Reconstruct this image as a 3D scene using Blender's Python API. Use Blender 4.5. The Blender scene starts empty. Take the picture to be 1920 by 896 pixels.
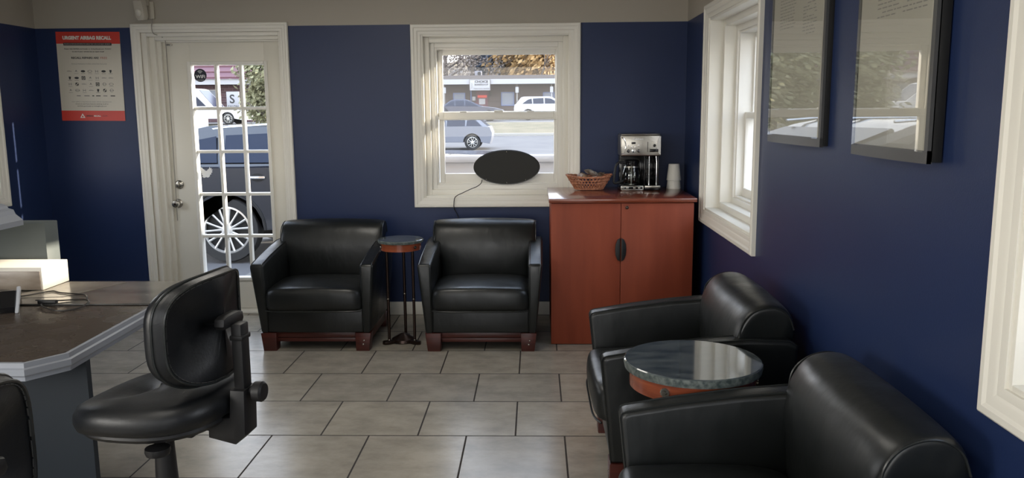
import bpy, bmesh, math, random
from mathutils import Vector, Matrix
PI = math.pi
R_ = random.Random(7)
scene = bpy.context.scene
COL = scene.collection

# ------------------------------------------------------------------ camera
def make_camera():
    f, p, yaw, roll = 1543.97, 0.155804, -0.02932, -0.008285
    cp, sp = math.cos(p), math.sin(p)
    fw = Vector((math.sin(yaw) * cp, math.cos(yaw) * cp, -sp))
    r = Vector((math.cos(yaw), -math.sin(yaw), 0))
    u = r.cross(fw)
    c, s = math.cos(roll), math.sin(roll)
    r2, u2 = c * r + s * u, -s * r + c * u
    cam = bpy.data.cameras.new('camera'); o = bpy.data.objects.new('camera', cam); COL.objects.link(o)
    o.matrix_world = Matrix(((r2.x, u2.x, -fw.x, 0), (r2.y, u2.y, -fw.y, 0), (r2.z, u2.z, -fw.z, 1.5), (0, 0, 0, 1)))
    cam.sensor_fit = 'HORIZONTAL'; cam.sensor_width = 36; cam.lens = 36 * f / 1920
    cam.clip_start = 0.05; cam.clip_end = 500
    scene.camera = o
make_camera()

# ------------------------------------------------------------------ light
SUN_AZ, SUN_EL, SUN_E = 20.0, 15.0, 14.0
SKY_E = 5.1
FRONT_E, LEFT_E, CEIL_E = 6.0, 105.0, 18.0
scene.view_settings.view_transform = 'Standard'
scene.view_settings.look = 'None'
scene.view_settings.exposure = 0.0
scene.view_settings.gamma = 1.0
scene.view_settings.use_curve_mapping = False
w = bpy.data.worlds.new('world'); scene.world = w; w.use_nodes = True
nt = w.node_tree; nt.nodes.clear()
wo = nt.nodes.new('ShaderNodeOutputWorld'); bg = nt.nodes.new('ShaderNodeBackground')
tc = nt.nodes.new('ShaderNodeTexCoord'); sx = nt.nodes.new('ShaderNodeSeparateXYZ'); cr = nt.nodes.new('ShaderNodeValToRGB')
nt.links.new(tc.outputs['Generated'], sx.inputs[0]); nt.links.new(sx.outputs['Z'], cr.inputs[0])
cr.color_ramp.elements[0].position = 0.0; cr.color_ramp.elements[0].color = (1.0, .95, .86, 1)
cr.color_ramp.elements[1].position = 0.6; cr.color_ramp.elements[1].color = (.60, .73, .95, 1)
e = cr.color_ramp.elements.new(.15); e.color = (.95, .97, 1.0, 1)
nt.links.new(cr.outputs[0], bg.inputs[0]); bg.inputs[1].default_value = SKY_E
nt.links.new(bg.outputs[0], wo.inputs[0])

def add_sun():
    l = bpy.data.lights.new('sun', 'SUN'); o = bpy.data.objects.new('sun', l); COL.objects.link(o)
    l.energy = SUN_E; l.angle = math.radians(0.6); l.color = (1, .88, .70)
    a, el = math.radians(SUN_AZ), math.radians(SUN_EL)
    d = Vector((math.cos(a) * math.cos(el), math.sin(a) * math.cos(el), math.sin(el)))
    o.rotation_euler = d.to_track_quat('Z', 'Y').to_euler(); o.location = d * 60
add_sun()
def area(name, loc, rot, sx_, sy_, e_, col):
    l = bpy.data.lights.new(name, 'AREA'); l.shape = 'RECTANGLE'; l.size = sx_; l.size_y = sy_; l.energy = e_; l.color = col
    o = bpy.data.objects.new(name, l); COL.objects.link(o); o.location = loc; o.rotation_euler = rot
# added fill lamps in invented openings behind the camera and in the left wall
area('fill_front', (-1.0, -2.42, 1.45), (PI / 2, 0, 0), 3.6, 1.7, FRONT_E, (.93, .97, 1.0))
area('fill_left', (-3.62, -.4, 1.5), (0, -PI / 2, 0), 1.25, 2.1, LEFT_E, (1.0, .95, .86))

area('fill_overhead', (-1.1, 1.2, 2.50), (0, 0, 0), .6, 1.2, CEIL_E * .7, (1.0, .95, .86))  # added overhead fill, no fixture modelled
area('fill_overhead', (-1.1, 3.9, 2.50), (0, 0, 0), .6, 1.2, CEIL_E, (1.0, .95, .86))

# ------------------------------------------------------------------ materials
def mat(name, color=(.8, .8, .8), rough=.5, metal=0.0, spec=.5, noise=None, bump=None, coat=0, emit=None, trans=0, ior=1.45, rnoise=None):
    m = bpy.data.materials.new(name); m.use_nodes = True
    n, lk = m.node_tree.nodes, m.node_tree.links
    b = n['Principled BSDF']
    b.inputs['Base Color'].default_value = (*color, 1); b.inputs['Roughness'].default_value = rough
    b.inputs['Metallic'].default_value = metal; b.inputs['Specular IOR Level'].default_value = spec
    b.inputs['Coat Weight'].default_value = coat; b.inputs['Coat Roughness'].default_value = .05
    b.inputs['Transmission Weight'].default_value = trans; b.inputs['IOR'].default_value = ior
    t = n.new('ShaderNodeTexCoord')
    if noise:   # (scale, color2, detail, stretch)
        mp = n.new('ShaderNodeMapping'); lk.new(t.outputs['Object'], mp.inputs[0])
        mp.inputs['Scale'].default_value = noise[3] if len(noise) > 3 else (1, 1, 1)
        nz = n.new('ShaderNodeTexNoise'); nz.inputs['Scale'].default_value = noise[0]; nz.inputs['Detail'].default_value = noise[2]
        lk.new(mp.outputs[0], nz.inputs[0])
        rp = n.new('ShaderNodeValToRGB'); rp.color_ramp.elements[0].position = .35; rp.color_ramp.elements[1].position = .65
        rp.color_ramp.elements[0].color = (*color, 1); rp.color_ramp.elements[1].color = (*noise[1], 1)
        lk.new(nz.outputs['Fac'], rp.inputs[0]); lk.new(rp.outputs[0], b.inputs['Base Color'])
    if bump:    # (scale, strength, distance, stretch)
        mp = n.new('ShaderNodeMapping'); lk.new(t.outputs['Object'], mp.inputs[0])
        mp.inputs['Scale'].default_value = bump[3] if len(bump) > 3 else (1, 1, 1)
        nz = n.new('ShaderNodeTexNoise'); nz.inputs['Scale'].default_value = bump[0]; nz.inputs['Detail'].default_value = 3
        lk.new(mp.outputs[0], nz.inputs[0])
        bp = n.new('ShaderNodeBump'); bp.inputs['Strength'].default_value = bump[1]; bp.inputs['Distance'].default_value = bump[2]
        lk.new(nz.outputs['Fac'], bp.inputs['Height']); lk.new(bp.outputs[0], b.inputs['Normal'])
    if rnoise:  # (scale, lo, hi)
        nz = n.new('ShaderNodeTexNoise'); nz.inputs['Scale'].default_value = rnoise[0]; nz.inputs['Detail'].default_value = 4
        lk.new(t.outputs['Object'], nz.inputs[0])
        mr = n.new('ShaderNodeMapRange'); mr.inputs[1].default_value = .35; mr.inputs[2].default_value = .65
        mr.inputs[3].default_value = rnoise[1]; mr.inputs[4].default_value = rnoise[2]
        lk.new(nz.outputs['Fac'], mr.inputs[0]); lk.new(mr.outputs[0], b.inputs['Roughness'])
    if emit:
        b.inputs['Emission Color'].default_value = (*emit[0], 1); b.inputs['Emission Strength'].default_value = emit[1]
    return m

def glass_mat(name, tint=(1, 1, 1), refl=1.0):
    m = bpy.data.materials.new(name); m.use_nodes = True
    n, lk = m.node_tree.nodes, m.node_tree.links; n.clear()
    o = n.new('ShaderNodeOutputMaterial'); mx = n.new('ShaderNodeMixShader'); tr = n.new('ShaderNodeBsdfTransparent')
    gl = n.new('ShaderNodeBsdfGlossy'); fr = n.new('ShaderNodeFresnel'); fr.inputs[0].default_value = 1.45
    tr.inputs[0].default_value = (*tint, 1); gl.inputs['Roughness'].default_value = .01
    ml = n.new('ShaderNodeMath'); ml.operation = 'MULTIPLY'; ml.inputs[1].default_value = refl
    ge = n.new('ShaderNodeNewGeometry'); sb = n.new('ShaderNodeMath'); sb.operation = 'SUBTRACT'; sb.inputs[0].default_value = 1; lk.new(ge.outputs['Backfacing'], sb.inputs[1])
    m2 = n.new('ShaderNodeMath'); m2.operation = 'MULTIPLY'; m2.use_clamp = True; lk.new(ml.outputs[0], m2.inputs[0]); lk.new(sb.outputs[0], m2.inputs[1])
    lk.new(fr.outputs[0], ml.inputs[0]); lk.new(m2.outputs[0], mx.inputs[0]); lk.new(tr.outputs[0], mx.inputs[1]); lk.new(gl.outputs[0], mx.inputs[2])
    lk.new(mx.outputs[0], o.inputs[0]); return m

M = {}
M['blue'] = mat('navy_wall_paint', (.0130, .0262, .084), .42, spec=.42, bump=(220, .12, .002), noise=(1.2, (.0150, .0292, .090), 3))
M['grey_wall'] = mat('warm_grey_wall_paint', (.40, .365, .305), .6, bump=(220, .1, .002))
M['ceiling'] = mat('ceiling_white', (.62, .60, .56), .8, bump=(60, .2, .004))
M['ext_wall'] = mat('exterior_tan_wall', (.42, .34, .26), .8, noise=(9, (.3, .22, .17), 4))
M['trim'] = mat('cream_trim_paint', (.78, .755, .68), .35, bump=(40, .05, .002))
M['door_paint'] = mat('cream_door_paint', (.76, .73, .64), .4, bump=(60, .05, .001))
M['vinyl'] = mat('white_vinyl_sash', (.80, .78, .72), .35)
M['glass'] = glass_mat('window_glass')
M['acrylic'] = glass_mat('curved_acrylic', (.97, .98, .98), 1.5)
M['carafe_glass'] = glass_mat('carafe_glass', (.75, .78, .78), 2.2)
M['leather'] = mat('black_leather', (.0075, .009, .009), .34, spec=.6, bump=(8, .26, .012, (1.5, 1.5, .8)), rnoise=(5, .30, .44))
M['leather_seam'] = mat('leather_piping', (.014, .016, .016), .3)
M['leather2'] = mat('task_leather', (.005, .006, .0075), .42, bump=(160, .18, .002), rnoise=(6, .36, .5))
M['cherry_dark'] = mat('dark_cherry_wood', (.085, .018, .012), .35, noise=(5, (.05, .011, .008), 4, (1, 1, 9)))
M['cherry'] = mat('cherry_laminate', (.26, .056, .026), .55, spec=.3, noise=(3.2, (.20, .040, .018), 5, (2.4, 2.4, .35)))
M['cherry_top'] = mat('cherry_laminate_top', (.20, .050, .024), .22, noise=(3.2, (.15, .034, .016), 5, (.4, 3, 3)), coat=.3)
M['black_plastic'] = mat('black_plastic', (.006, .006, .007), .5, bump=(150, .1, .001))
M['gloss_black'] = mat('glossy_black', (.006, .006, .007), .12)
M['chrome'] = mat('chrome', (.75, .75, .75), .12, metal=1)
M['steel'] = mat('brushed_steel', (.42, .40, .36), .28, metal=1, bump=(40, .08, .001, (1, 1, 30)))
M['nickel'] = mat('satin_nickel', (.42, .40, .36), .25, metal=1)
M['bronze'] = mat('dark_bronze_metal', (.05, .032, .026), .3, metal=.8)
M['copper'] = mat('stained_wood_apron', (.30, .075, .03), .25, noise=(4, (.17, .04, .02), 4, (1, 1, 8)), coat=.4)
M['stone'] = mat('dark_green_marble', (.042, .055, .061), .08, noise=(9, (.125, .145, .15), 8, (1, 2.2, 1)), coat=.6)
M['stone_edge'] = mat('rough_marble_edge', (.035, .05, .05), .45, noise=(60, (.14, .16, .15), 5))
M['desk_top'] = mat('dark_desk_laminate', (.050, .039, .032), .22, noise=(60, (.060, .047, .038), 5), bump=(130, .25, .002), rnoise=(12, .2, .34))
M['desk_edge'] = mat('grey_desk_edge', (.24, .26, .30), .5, bump=(90, .15, .001, (.1, 6, 6)))
M['desk_panel'] = mat('slate_desk_panel', (.011, .016, .022), .6, spec=.3, noise=(3, (.014, .020, .027), 3))
M['pony'] = mat('grey_green_panel', (.085, .10, .10), .6)
M['mat_dark'] = mat('desk_mat_edge', (.02, .02, .02), .3)
M['mat_print'] = mat('desk_mat_print', (.17, .158, .138), .16, noise=(5, (.09, .085, .075), 6, (1, 2.4, 1)))
M['paper'] = mat('paper', (.62, .60, .54), .6)
M['box_white'] = mat('white_carton', (.80, .76, .68), .5)
M['box_brown'] = mat('wrapped_brown_carton', (.20, .155, .12), .28, noise=(8, (.32, .27, .22), 3, (1, 1, 3)))
M['wicker'] = mat('wicker', (.50, .22, .12), .5, noise=(60, (.26, .095, .05), 3))
M['foil'] = mat('foil_packet', (.48, .44, .38), .3, metal=.3, noise=(30, (.14, .10, .08), 3))
M['foam_cup'] = mat('foam_cup', (.72, .71, .66), .6, bump=(300, .1, .001))
M['cable'] = mat('black_cable', (.02, .018, .016), .4)
M['grey_cable'] = mat('grey_cable', (.30, .28, .24), .5)
M['oval'] = mat('dark_sign_back', (.014, .014, .012), .6)
M['poster_red'] = mat('poster_red', (.58, .045, .028), .4)
M['poster_paper'] = mat('poster_paper', (.60, .56, .47), .4)
M['ink'] = mat('black_ink', (.03, .03, .03), .5)
M['ink_grey'] = mat('grey_ink', (.22, .21, .19), .5)
M['ink_white'] = mat('white_ink', (.75, .73, .66), .5)
M['ink_red'] = mat('red_ink', (.40, .10, .07), .5)
M['frame_grey'] = mat('pewter_frame', (.10, .10, .10), .35, metal=.4)
M['frame_dark'] = mat('dark_frame_side', (.012, .012, .012), .5)
M['cert'] = mat('framed_paper', (.44, .41, .34), .55)
M['sensor'] = mat('sensor_plastic', (.52, .48, .40), .5)
M['sticker'] = mat('navy_sticker', (.010, .013, .03), .4)
M['decal_white'] = mat('white_decal', (.85, .87, .88), .5)
# outdoors
M['asphalt'] = mat('asphalt', (.075, .075, .08), .9, noise=(.7, (.095, .094, .096), 6), bump=(30, .3, .01))
M['concrete'] = mat('pale_concrete', (.15, .145, .135), .85, noise=(1.5, (.12, .117, .11), 6))
M['kerb'] = mat('kerb_concrete', (.27, .26, .24), .85)
M['drygrass'] = mat('dry_grass', (.13, .11, .07), .95, noise=(1.2, (.075, .07, .04), 8), bump=(12, .6, .05))
M['brick'] = None
M['fascia'] = mat('white_fascia', (.34, .34, .35), .7)
M['roof_grey'] = mat('flat_roof_grey', (.12, .105, .10), .8)
M['maroon'] = mat('maroon_metal_roof', (.105, .040, .050), .6)
M['win_blue'] = mat('blue_window_frame', (.10, .14, .28), .5)
M['shop_glass'] = mat('pale_shop_window', (.17, .20, .26), .15, noise=(1.2, (.12, .15, .20), 3))
M['dark_glass'] = mat('dark_car_glass', (.010, .016, .035), .12, spec=.3)
M['suv_paint'] = mat('charcoal_car_paint', (.016, .017, .022), .18, coat=1)
M['silver_paint'] = mat('silver_car_paint', (.14, .15, .18), .35, coat=.3)
M['blue_paint'] = mat('slate_blue_car_paint', (.03, .037, .065), .35, coat=.3)
M['white_paint'] = mat('white_car_paint', (.50, .50, .51), .35, coat=.3)
M['tyre'] = mat('tyre_rubber', (.022, .022, .022), .8)
M['rim'] = mat('alloy_rim', (.62, .61, .58), .3, metal=.6)
M['arch'] = mat('black_arch', (.010, .010, .010), .7)
M['red_lens'] = mat('red_lamp_lens', (.35, .02, .02), .2)
M['bark'] = mat('bark', (.12, .10, .085), .9, noise=(6, (.20, .17, .15), 6, (1, 1, .3)))
M['leaf_gold'] = mat('golden_leaves', (.34, .205, .08), .8, noise=(.8, (.38, .26, .12), 4))
M['leaf_olive'] = mat('olive_leaves', (.16, .16, .08), .7, noise=(3, (.34, .33, .20), 4))
M['leaf_blue'] = mat('dusky_conifer', (.055, .072, .105), .8, noise=(1, (.08, .10, .13), 4))
M['twig'] = mat('bare_twigs', (.20, .17, .15), .9)
M['hill'] = mat('far_tree_line', (.13, .115, .105), .95, noise=(.5, (.27, .20, .12), 8), bump=(.8, 1, .6))
M['ac'] = mat('grey_metal_box', (.16, .16, .18), .6)

def brick_mat(name, c1, c2, mortar, s=1.0):
    m = bpy.data.materials.new(name); m.use_nodes = True
    n, lk = m.node_tree.nodes, m.node_tree.links; b = n['Principled BSDF']; b.inputs['Roughness'].default_value = .85
    t = n.new('ShaderNodeTexCoord'); sp = n.new('ShaderNodeSeparateXYZ'); cb = n.new('ShaderNodeCombineXYZ')
    br = n.new('ShaderNodeTexBrick'); br.inputs['Scale'].default_value = 1
    br.inputs['Brick Width'].default_value = .42 * s; br.inputs['Row Height'].default_value = .13 * s; br.inputs['Mortar Size'].default_value = .012 * s
    br.inputs['Color1'].default_value = (*c1, 1); br.inputs['Color2'].default_value = (*c2, 1); br.inputs['Mortar'].default_value = (*mortar, 1)
    ad = n.new('ShaderNodeMath'); lk.new(t.outputs['Object'], sp.inputs[0]); lk.new(sp.outputs[0], ad.inputs[0]); lk.new(sp.outputs[1], ad.inputs[1])
    lk.new(ad.outputs[0], cb.inputs[0]); lk.new(sp.outputs[2], cb.inputs[1]); lk.new(cb.outputs[0], br.inputs['Vector'])
    lk.new(br.outputs['Color'], b.inputs['Base Color']); return m
M['brick'] = brick_mat('far_brick', (.085, .062, .055), (.05, .037, .035), (.11, .10, .095), 1.6)
M['brick_red'] = brick_mat('salon_brick', (.10, .052, .058), (.065, .036, .040), (.12, .095, .095), 1.4)

def floor_mat():
    m = bpy.data.materials.new('brick_laid_floor_tiles'); m.use_nodes = True
    n, lk = m.node_tree.nodes, m.node_tree.links; b = n['Principled BSDF']
    W = .4565
    t = n.new('ShaderNodeTexCoord'); mp = n.new('ShaderNodeMapping')
    mp.inputs['Location'].default_value = (1.468 - .5 * W + 20 * W, -4.5553 + 20 * W, 0)
    lk.new(t.outputs['Object'], mp.inputs[0])
    def br(c1, c2, mo, ms):
        k = n.new('ShaderNodeTexBrick'); k.inputs['Scale'].default_value = 1; k.inputs['Brick Width'].default_value = W; k.inputs['Row Height'].default_value = W
        k.inputs['Mortar Size'].default_value = ms; k.inputs['Mortar Smooth'].default_value = .1; k.inputs['Bias'].default_value = 0
        k.inputs['Color1'].default_value = c1; k.inputs['Color2'].default_value = c2; k.inputs['Mortar'].default_value = mo
        lk.new(mp.outputs[0], k.inputs['Vector']); return k
    k = br((.375, .345, .29, 1), (.315, .29, .248, 1), (.030, .024, .020, 1), .0042)
    nz = n.new('ShaderNodeTexNoise'); nz.inputs['Scale'].default_value = 4.5; nz.inputs['Detail'].default_value = 9; nz.inputs['Roughness'].default_value = .7
    mp2 = n.new('ShaderNodeMapping'); mp2.inputs['Scale'].default_value = (1, 1.6, 1); lk.new(t.outputs['Object'], mp2.inputs[0]); lk.new(mp2.outputs[0], nz.inputs[0])
    rp = n.new('ShaderNodeValToRGB'); rp.color_ramp.elements[0].position = .36; rp.color_ramp.elements[1].position = .62
    rp.color_ramp.elements[0].color = (.78, .77, .75, 1); rp.color_ramp.elements[1].color = (1.08, 1.06, 1.03, 1)
    lk.new(nz.outputs['Fac'], rp.inputs[0])
    mx = n.new('ShaderNodeMix'); mx.data_type = 'RGBA'; mx.blend_type = 'MULTIPLY'; mx.inputs[0].default_value = 1
    lk.new(k.outputs['Color'], mx.inputs[6]); lk.new(rp.outputs[0], mx.inputs[7]); lk.new(mx.outputs[2], b.inputs['Base Color'])
    mr = n.new('ShaderNodeMapRange'); mr.inputs[3].default_value = .24; mr.inputs[4].default_value = .85
    lk.new(k.outputs['Fac'], mr.inputs[0]); lk.new(mr.outputs[0], b.inputs['Roughness'])
    iv = n.new('ShaderNodeMath'); iv.operation = 'SUBTRACT'; iv.inputs[0].default_value = 1; lk.new(k.outputs['Fac'], iv.inputs[1])
    ad = n.new('ShaderNodeMath'); ad.operation = 'MULTIPLY_ADD'; ad.inputs[1].default_value = .12; lk.new(nz.outputs['Fac'], ad.inputs[0]); lk.new(iv.outputs[0], ad.inputs[2])
    bp = n.new('ShaderNodeBump'); bp.inputs['Strength'].default_value = .5; bp.inputs['Distance'].default_value = .004
    lk.new(ad.outputs[0], bp.inputs['Height']); lk.new(bp.outputs[0], b.inputs['Normal'])
    return m
M['floor'] = floor_mat()

# ------------------------------------------------------------------ helpers
def thing(name, label, cat, loc=(0, 0, 0), rotz=0, group=None):
    o = bpy.data.objects.new(name, None); COL.objects.link(o); o.location = loc; o.rotation_euler = (0, 0, rotz)
    o.empty_display_size = .1; o['label'] = label; o['category'] = cat
    if group: o['group'] = group
    return o
def tag(o, label, cat, group=None, kind=None):
    o['label'] = label; o['category'] = cat
    if group: o['group'] = group
    if kind: o['kind'] = kind
    return o
def obj(name, bm, m, parent=None, sharp=38, smooth=True, label=None):
    me = bpy.data.meshes.new(name)
    bmesh.ops.recalc_face_normals(bm, faces=bm.faces[:]) if not getattr(bm, 'keep', False) else None
    for f in bm.faces: f.smooth = smooth
    bm.to_mesh(me); bm.free()
    for mm in (m if isinstance(m, (list, tuple)) else [m]): me.materials.append(mm)
    if smooth: me.set_sharp_from_angle(angle=math.radians(sharp))
    o = bpy.data.objects.new(name, me); COL.objects.link(o)
    if parent: o.parent = parent
    if label: o['label'] = label
    return o
def structo(o): o['kind'] = 'structure'; return o
def NB(): return bmesh.new()
def box(bm, x0, x1, y0, y1, z0, z1, bev=0, seg=2, mi=0, mtx=None):
    vs = [bm.verts.new((x, y, z)) for x in (x0, x1) for y in (y0, y1) for z in (z0, z1)]
    q = [(0, 1, 3, 2), (4, 6, 7, 5), (0, 4, 5, 1), (2, 3, 7, 6), (0, 2, 6, 4), (1, 5, 7, 3)]
    fs = [bm.faces.new([vs[i] for i in f]) for f in q]
    for f in fs: f.material_index = mi
    if mtx is not None: bmesh.ops.transform(bm, matrix=mtx, verts=vs)
    if bev > 0:
        es = list({e for f in fs for e in f.edges})
        r = bmesh.ops.bevel(bm, geom=es, offset=bev, segments=seg, profile=.5, affect='EDGES')
        for f in r['faces']: f.material_index = mi
    return vs
def prism(bm, pts, axis, a, b, bev=0, seg=2, mi=0, mtx=None):
    """outline pts (u,v) extruded along axis from a to b; x: (u,v)=(y,z), y: (x,z), z: (x,y)"""
    def P(u, v, t): return {'x': (t, u, v), 'y': (u, t, v), 'z': (u, v, t)}[axis]
    A = [bm.verts.new(P(u, v, a)) for u, v in pts]; B = [bm.verts.new(P(u, v, b)) for u, v in pts]
    n = len(pts); fs = [bm.faces.new(A), bm.faces.new(B[::-1])]
    for i in range(n): fs.append(bm.faces.new((A[i], B[i], B[(i + 1) % n], A[(i + 1) % n])))
    bmesh.ops.recalc_face_normals(bm, faces=fs)
    for f in fs: f.material_index = mi
    if mtx is not None: bmesh.ops.transform(bm, matrix=mtx, verts=A + B)
    if bev > 0:
        es = list({e for f in fs[:2] for e in f.edges})
        r = bmesh.ops.bevel(bm, geom=es, offset=bev, segments=seg, profile=.5, affect='EDGES')
        for f in r['faces']: f.material_index = mi
    return fs
def loft(bm, secs, closed=True, caps=True, mi=0):
    """secs: list of rings of points"""
    R = [[bm.verts.new(p) for p in s] for s in secs]; n = len(secs[0]); fs = []
    for a, b in zip(R[:-1], R[1:]):
        for i in range(n if closed else n - 1):
            fs.append(bm.faces.new((a[i], a[(i + 1) % n], b[(i + 1) % n], b[i])))
    if caps and closed: fs += [bm.faces.new(R[0][::-1]), bm.faces.new(R[-1])]
    for f in fs: f.material_index = mi
    return fs
def lathe(bm, prof, c=(0, 0), n=32, mi=0, axis='z', caps=True):
    """prof: (r,z) list; solid of revolution about vertical through c"""
    secs = []
    for r, z in prof:
        r = max(r, 1e-4)
        ring = []
        for k in range(n):
            a = 2 * PI * k / n; u, v = r * math.cos(a), r * math.sin(a)
            ring.append({'z': (c[0] + u, c[1] + v, z), 'y': (c[0] + u, z, c[1] + v), 'x': (z, c[0] + u, c[1] + v)}[axis])
        secs.append(ring)
    return loft(bm, secs, mi=mi, caps=caps)
def tube(bm, pts, r, n=8, mi=0, closed=False):
    pts = [Vector(p) for p in pts]; secs = []; prev = None
    N = len(pts)
    for i, p in enumerate(pts):
        if closed: d = pts[(i + 1) % N] - pts[i - 1]
        else: d = (pts[min(i + 1, N - 1)] - pts[max(i - 1, 0)])
        d.normalize()
        if prev is None: u = d.orthogonal().normalized()
        else: u = (prev - d * prev.dot(d)).normalized()
        prev = u; v = d.cross(u); rr = r[i] if isinstance(r, (list, tuple)) else r
        secs.append([tuple(p + (u * math.cos(2 * PI * k / n) + v * math.sin(2 * PI * k / n)) * rr) for k in range(n)])
    if closed: secs.append(secs[0]); return loft(bm, secs, caps=False, mi=mi)
    return loft(bm, secs, mi=mi)
def smooth_path(pts, k=8):
    pts = [Vector(p) for p in pts]; out = []
    P = [pts[0]] + pts + [pts[-1]]
    for i in range(1, len(P) - 2):
        for j in range(k):
            t = j / k; a, b, c, d = P[i - 1], P[i], P[i + 1], P[i + 2]
            out.append(.5 * ((2 * b) + (c - a) * t + (2 * a - 5 * b + 4 * c - d) * t * t + (3 * b - a - 3 * c + d) * t ** 3))
    out.append(pts[-1]); return out
def text(name, s, m, parent, origin, width, height, right=(1, 0, 0), up=(0, 0, 1), depth=.0006, bold=0.0, label=None, split=None):
    """flat lettering fitted to width x height, centred on origin, reading along `right`"""
    cu = bpy.data.curves.new(name, 'FONT'); cu.body = s; cu.align_x = 'CENTER'; cu.align_y = 'CENTER'; cu.offset = bold; cu.extrude = 0; cu.resolution_u = 3
    t = bpy.data.objects.new(name + '_src', cu); COL.objects.link(t)
    bpy.context.view_layer.update()
    dg = bpy.context.evaluated_depsgraph_get(); me = bpy.data.meshes.new_from_object(t.evaluated_get(dg))
    bpy.data.objects.remove(t); bpy.data.curves.remove(cu)
    xs = [v.co.x for v in me.vertices]; ys = [v.co.y for v in me.vertices]
    cx, cy = (max(xs) + min(xs)) / 2, (max(ys) + min(ys)) / 2; sx_ = width / (max(xs) - min(xs)); sy_ = height / (max(ys) - min(ys))
    R, U = Vector(right), Vector(up); N = R.cross(U); O = Vector(origin)
    for v in me.vertices:
        v.co = O + R * ((v.co.x - cx) * sx_) + U * ((v.co.y - cy) * sy_) + N * depth
    me.materials.clear(); me.materials.append(m)
    o = bpy.data.objects.new(name, me); COL.objects.link(o)
    if parent: o.parent = parent
    if label: o['label'] = label
    return o
def copy_tree(o, parent=None):
    c = o.copy(); COL.objects.link(c); c.parent = parent
    for ch in list(o.children): copy_tree(ch, c)
    return c

# ------------------------------------------------------------------ room shell
D, RX, LX, FY, CZ, ZB = 5.95, 1.066, -3.574, -2.6, 2.58, 2.099
def wall(name, axis, p0, p1, a0, a1, opens):
    """wall slab between planes p0 (room face) and p1 (outer face); axis = normal axis; opens = (a0,a1,z0,z1)"""
    As = sorted({a0, a1} | {v for o in opens for v in o[:2]}); Zs = sorted({0, CZ, ZB} | {v for o in opens for v in o[2:]})
    def solid(i, j):
        if i < 0 or j < 0 or i >= len(As) - 1 or j >= len(Zs) - 1: return False
        ca, cz = (As[i] + As[i + 1]) / 2, (Zs[j] + Zs[j + 1]) / 2
        return not any(o[0] < ca < o[1] and o[2] < cz < o[3] for o in opens)
    bm = NB()
    def P(a, z, p): return (a, p, z) if axis == 'y' else (p, a, z)
    def quad(c, mi):
        f = bm.faces.new([bm.verts.new(q) for q in c]); f.material_index = mi
    for i in range(len(As) - 1):
        for j in range(len(Zs) - 1):
            if not solid(i, j): continue
            x0, x1, z0, z1 = As[i], As[i + 1], Zs[j], Zs[j + 1]; mi = 0 if z1 <= ZB + 1e-5 else 1
            quad([P(x0, z0, p0), P(x1, z0, p0), P(x1, z1, p0), P(x0, z1, p0)], mi)
            quad([P(x0, z0, p1), P(x1, z0, p1), P(x1, z1, p1), P(x0, z1, p1)], 2)
            if not solid(i - 1, j): quad([P(x0, z0, p0), P(x0, z1, p0), P(x0, z1, p1), P(x0, z0, p1)], 2)
            if not solid(i + 1, j): quad([P(x1, z0, p0), P(x1, z1, p0), P(x1, z1, p1), P(x1, z0, p1)], 2)
            if not solid(i, j - 1): quad([P(x0, z0, p0), P(x1, z0, p0), P(x1, z0, p1), P(x0, z0, p1)], 2)
            if not solid(i, j + 1): quad([P(x0, z1, p0), P(x1, z1, p0), P(x1, z1, p1), P(x0, z1, p1)], 2)
    bmesh.ops.remove_doubles(bm, verts=bm.verts[:], dist=1e-5)
    return structo(obj(name, bm, [M['blue'], M['grey_wall'], M['ext_wall']], smooth=False))
WT = .25
W1 = (-.810, .250, .872, 2.028)        # back window opening x0,x1,z0,z1
DR = (-2.815, -1.812, 0, 2.062)        # door opening
RW1 = (4.055, 5.190, .868, 2.040)      # right wall, far window (y0,y1,z0,z1)
RW2 = (.62, 1.815, .868, 2.040)
LW = (4.15, 5.38, .962, 2.040)         # left wall
LW2 = (-1.45, .65, .87, 2.12)  # unseen opening added to hold the left fill lamp
FW = (-2.85, .85, .55, 2.35)  # unseen opening added behind the camera for the front fill lamp
wall('wall_back', 'y', D, D + WT, LX - .2, RX + .35, [W1, DR])
wall('wall_right', 'x', RX, RX + .33, FY, D, [RW1, RW2])
wall('wall_left', 'x', LX, LX - .2, FY, D, [LW, LW2])
wall('wall_front', 'y', FY, FY - .2, LX - .2, RX + .33, [FW])
bm = NB(); box(bm, LX - .2, RX + .33, FY - .2, D + WT, -.12, 0); structo(obj('floor', bm, M['floor'], smooth=False))
bm = NB(); box(bm, LX - .2, RX + .33, FY - .2, D + WT, CZ, CZ + .15); structo(obj('ceiling', bm, M['ceiling'], smooth=False))
def baseb(name, *segs):
    bm = NB()
    for s in segs: box(bm, *s, 0, .098, .004)
    structo(obj(name, bm, M['trim']))
baseb('baseboard_back', (LX, DR[0] - .075, D - .014, D), (DR[1] + .06, RX, D - .014, D))
baseb('baseboard_right', (RX - .014, RX, FY, D - .014)); baseb('baseboard_left', (LX, LX + .014, FY, D - .014)); baseb('baseboard_front', (LX + .014, RX - .014, FY, FY + .014))

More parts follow.
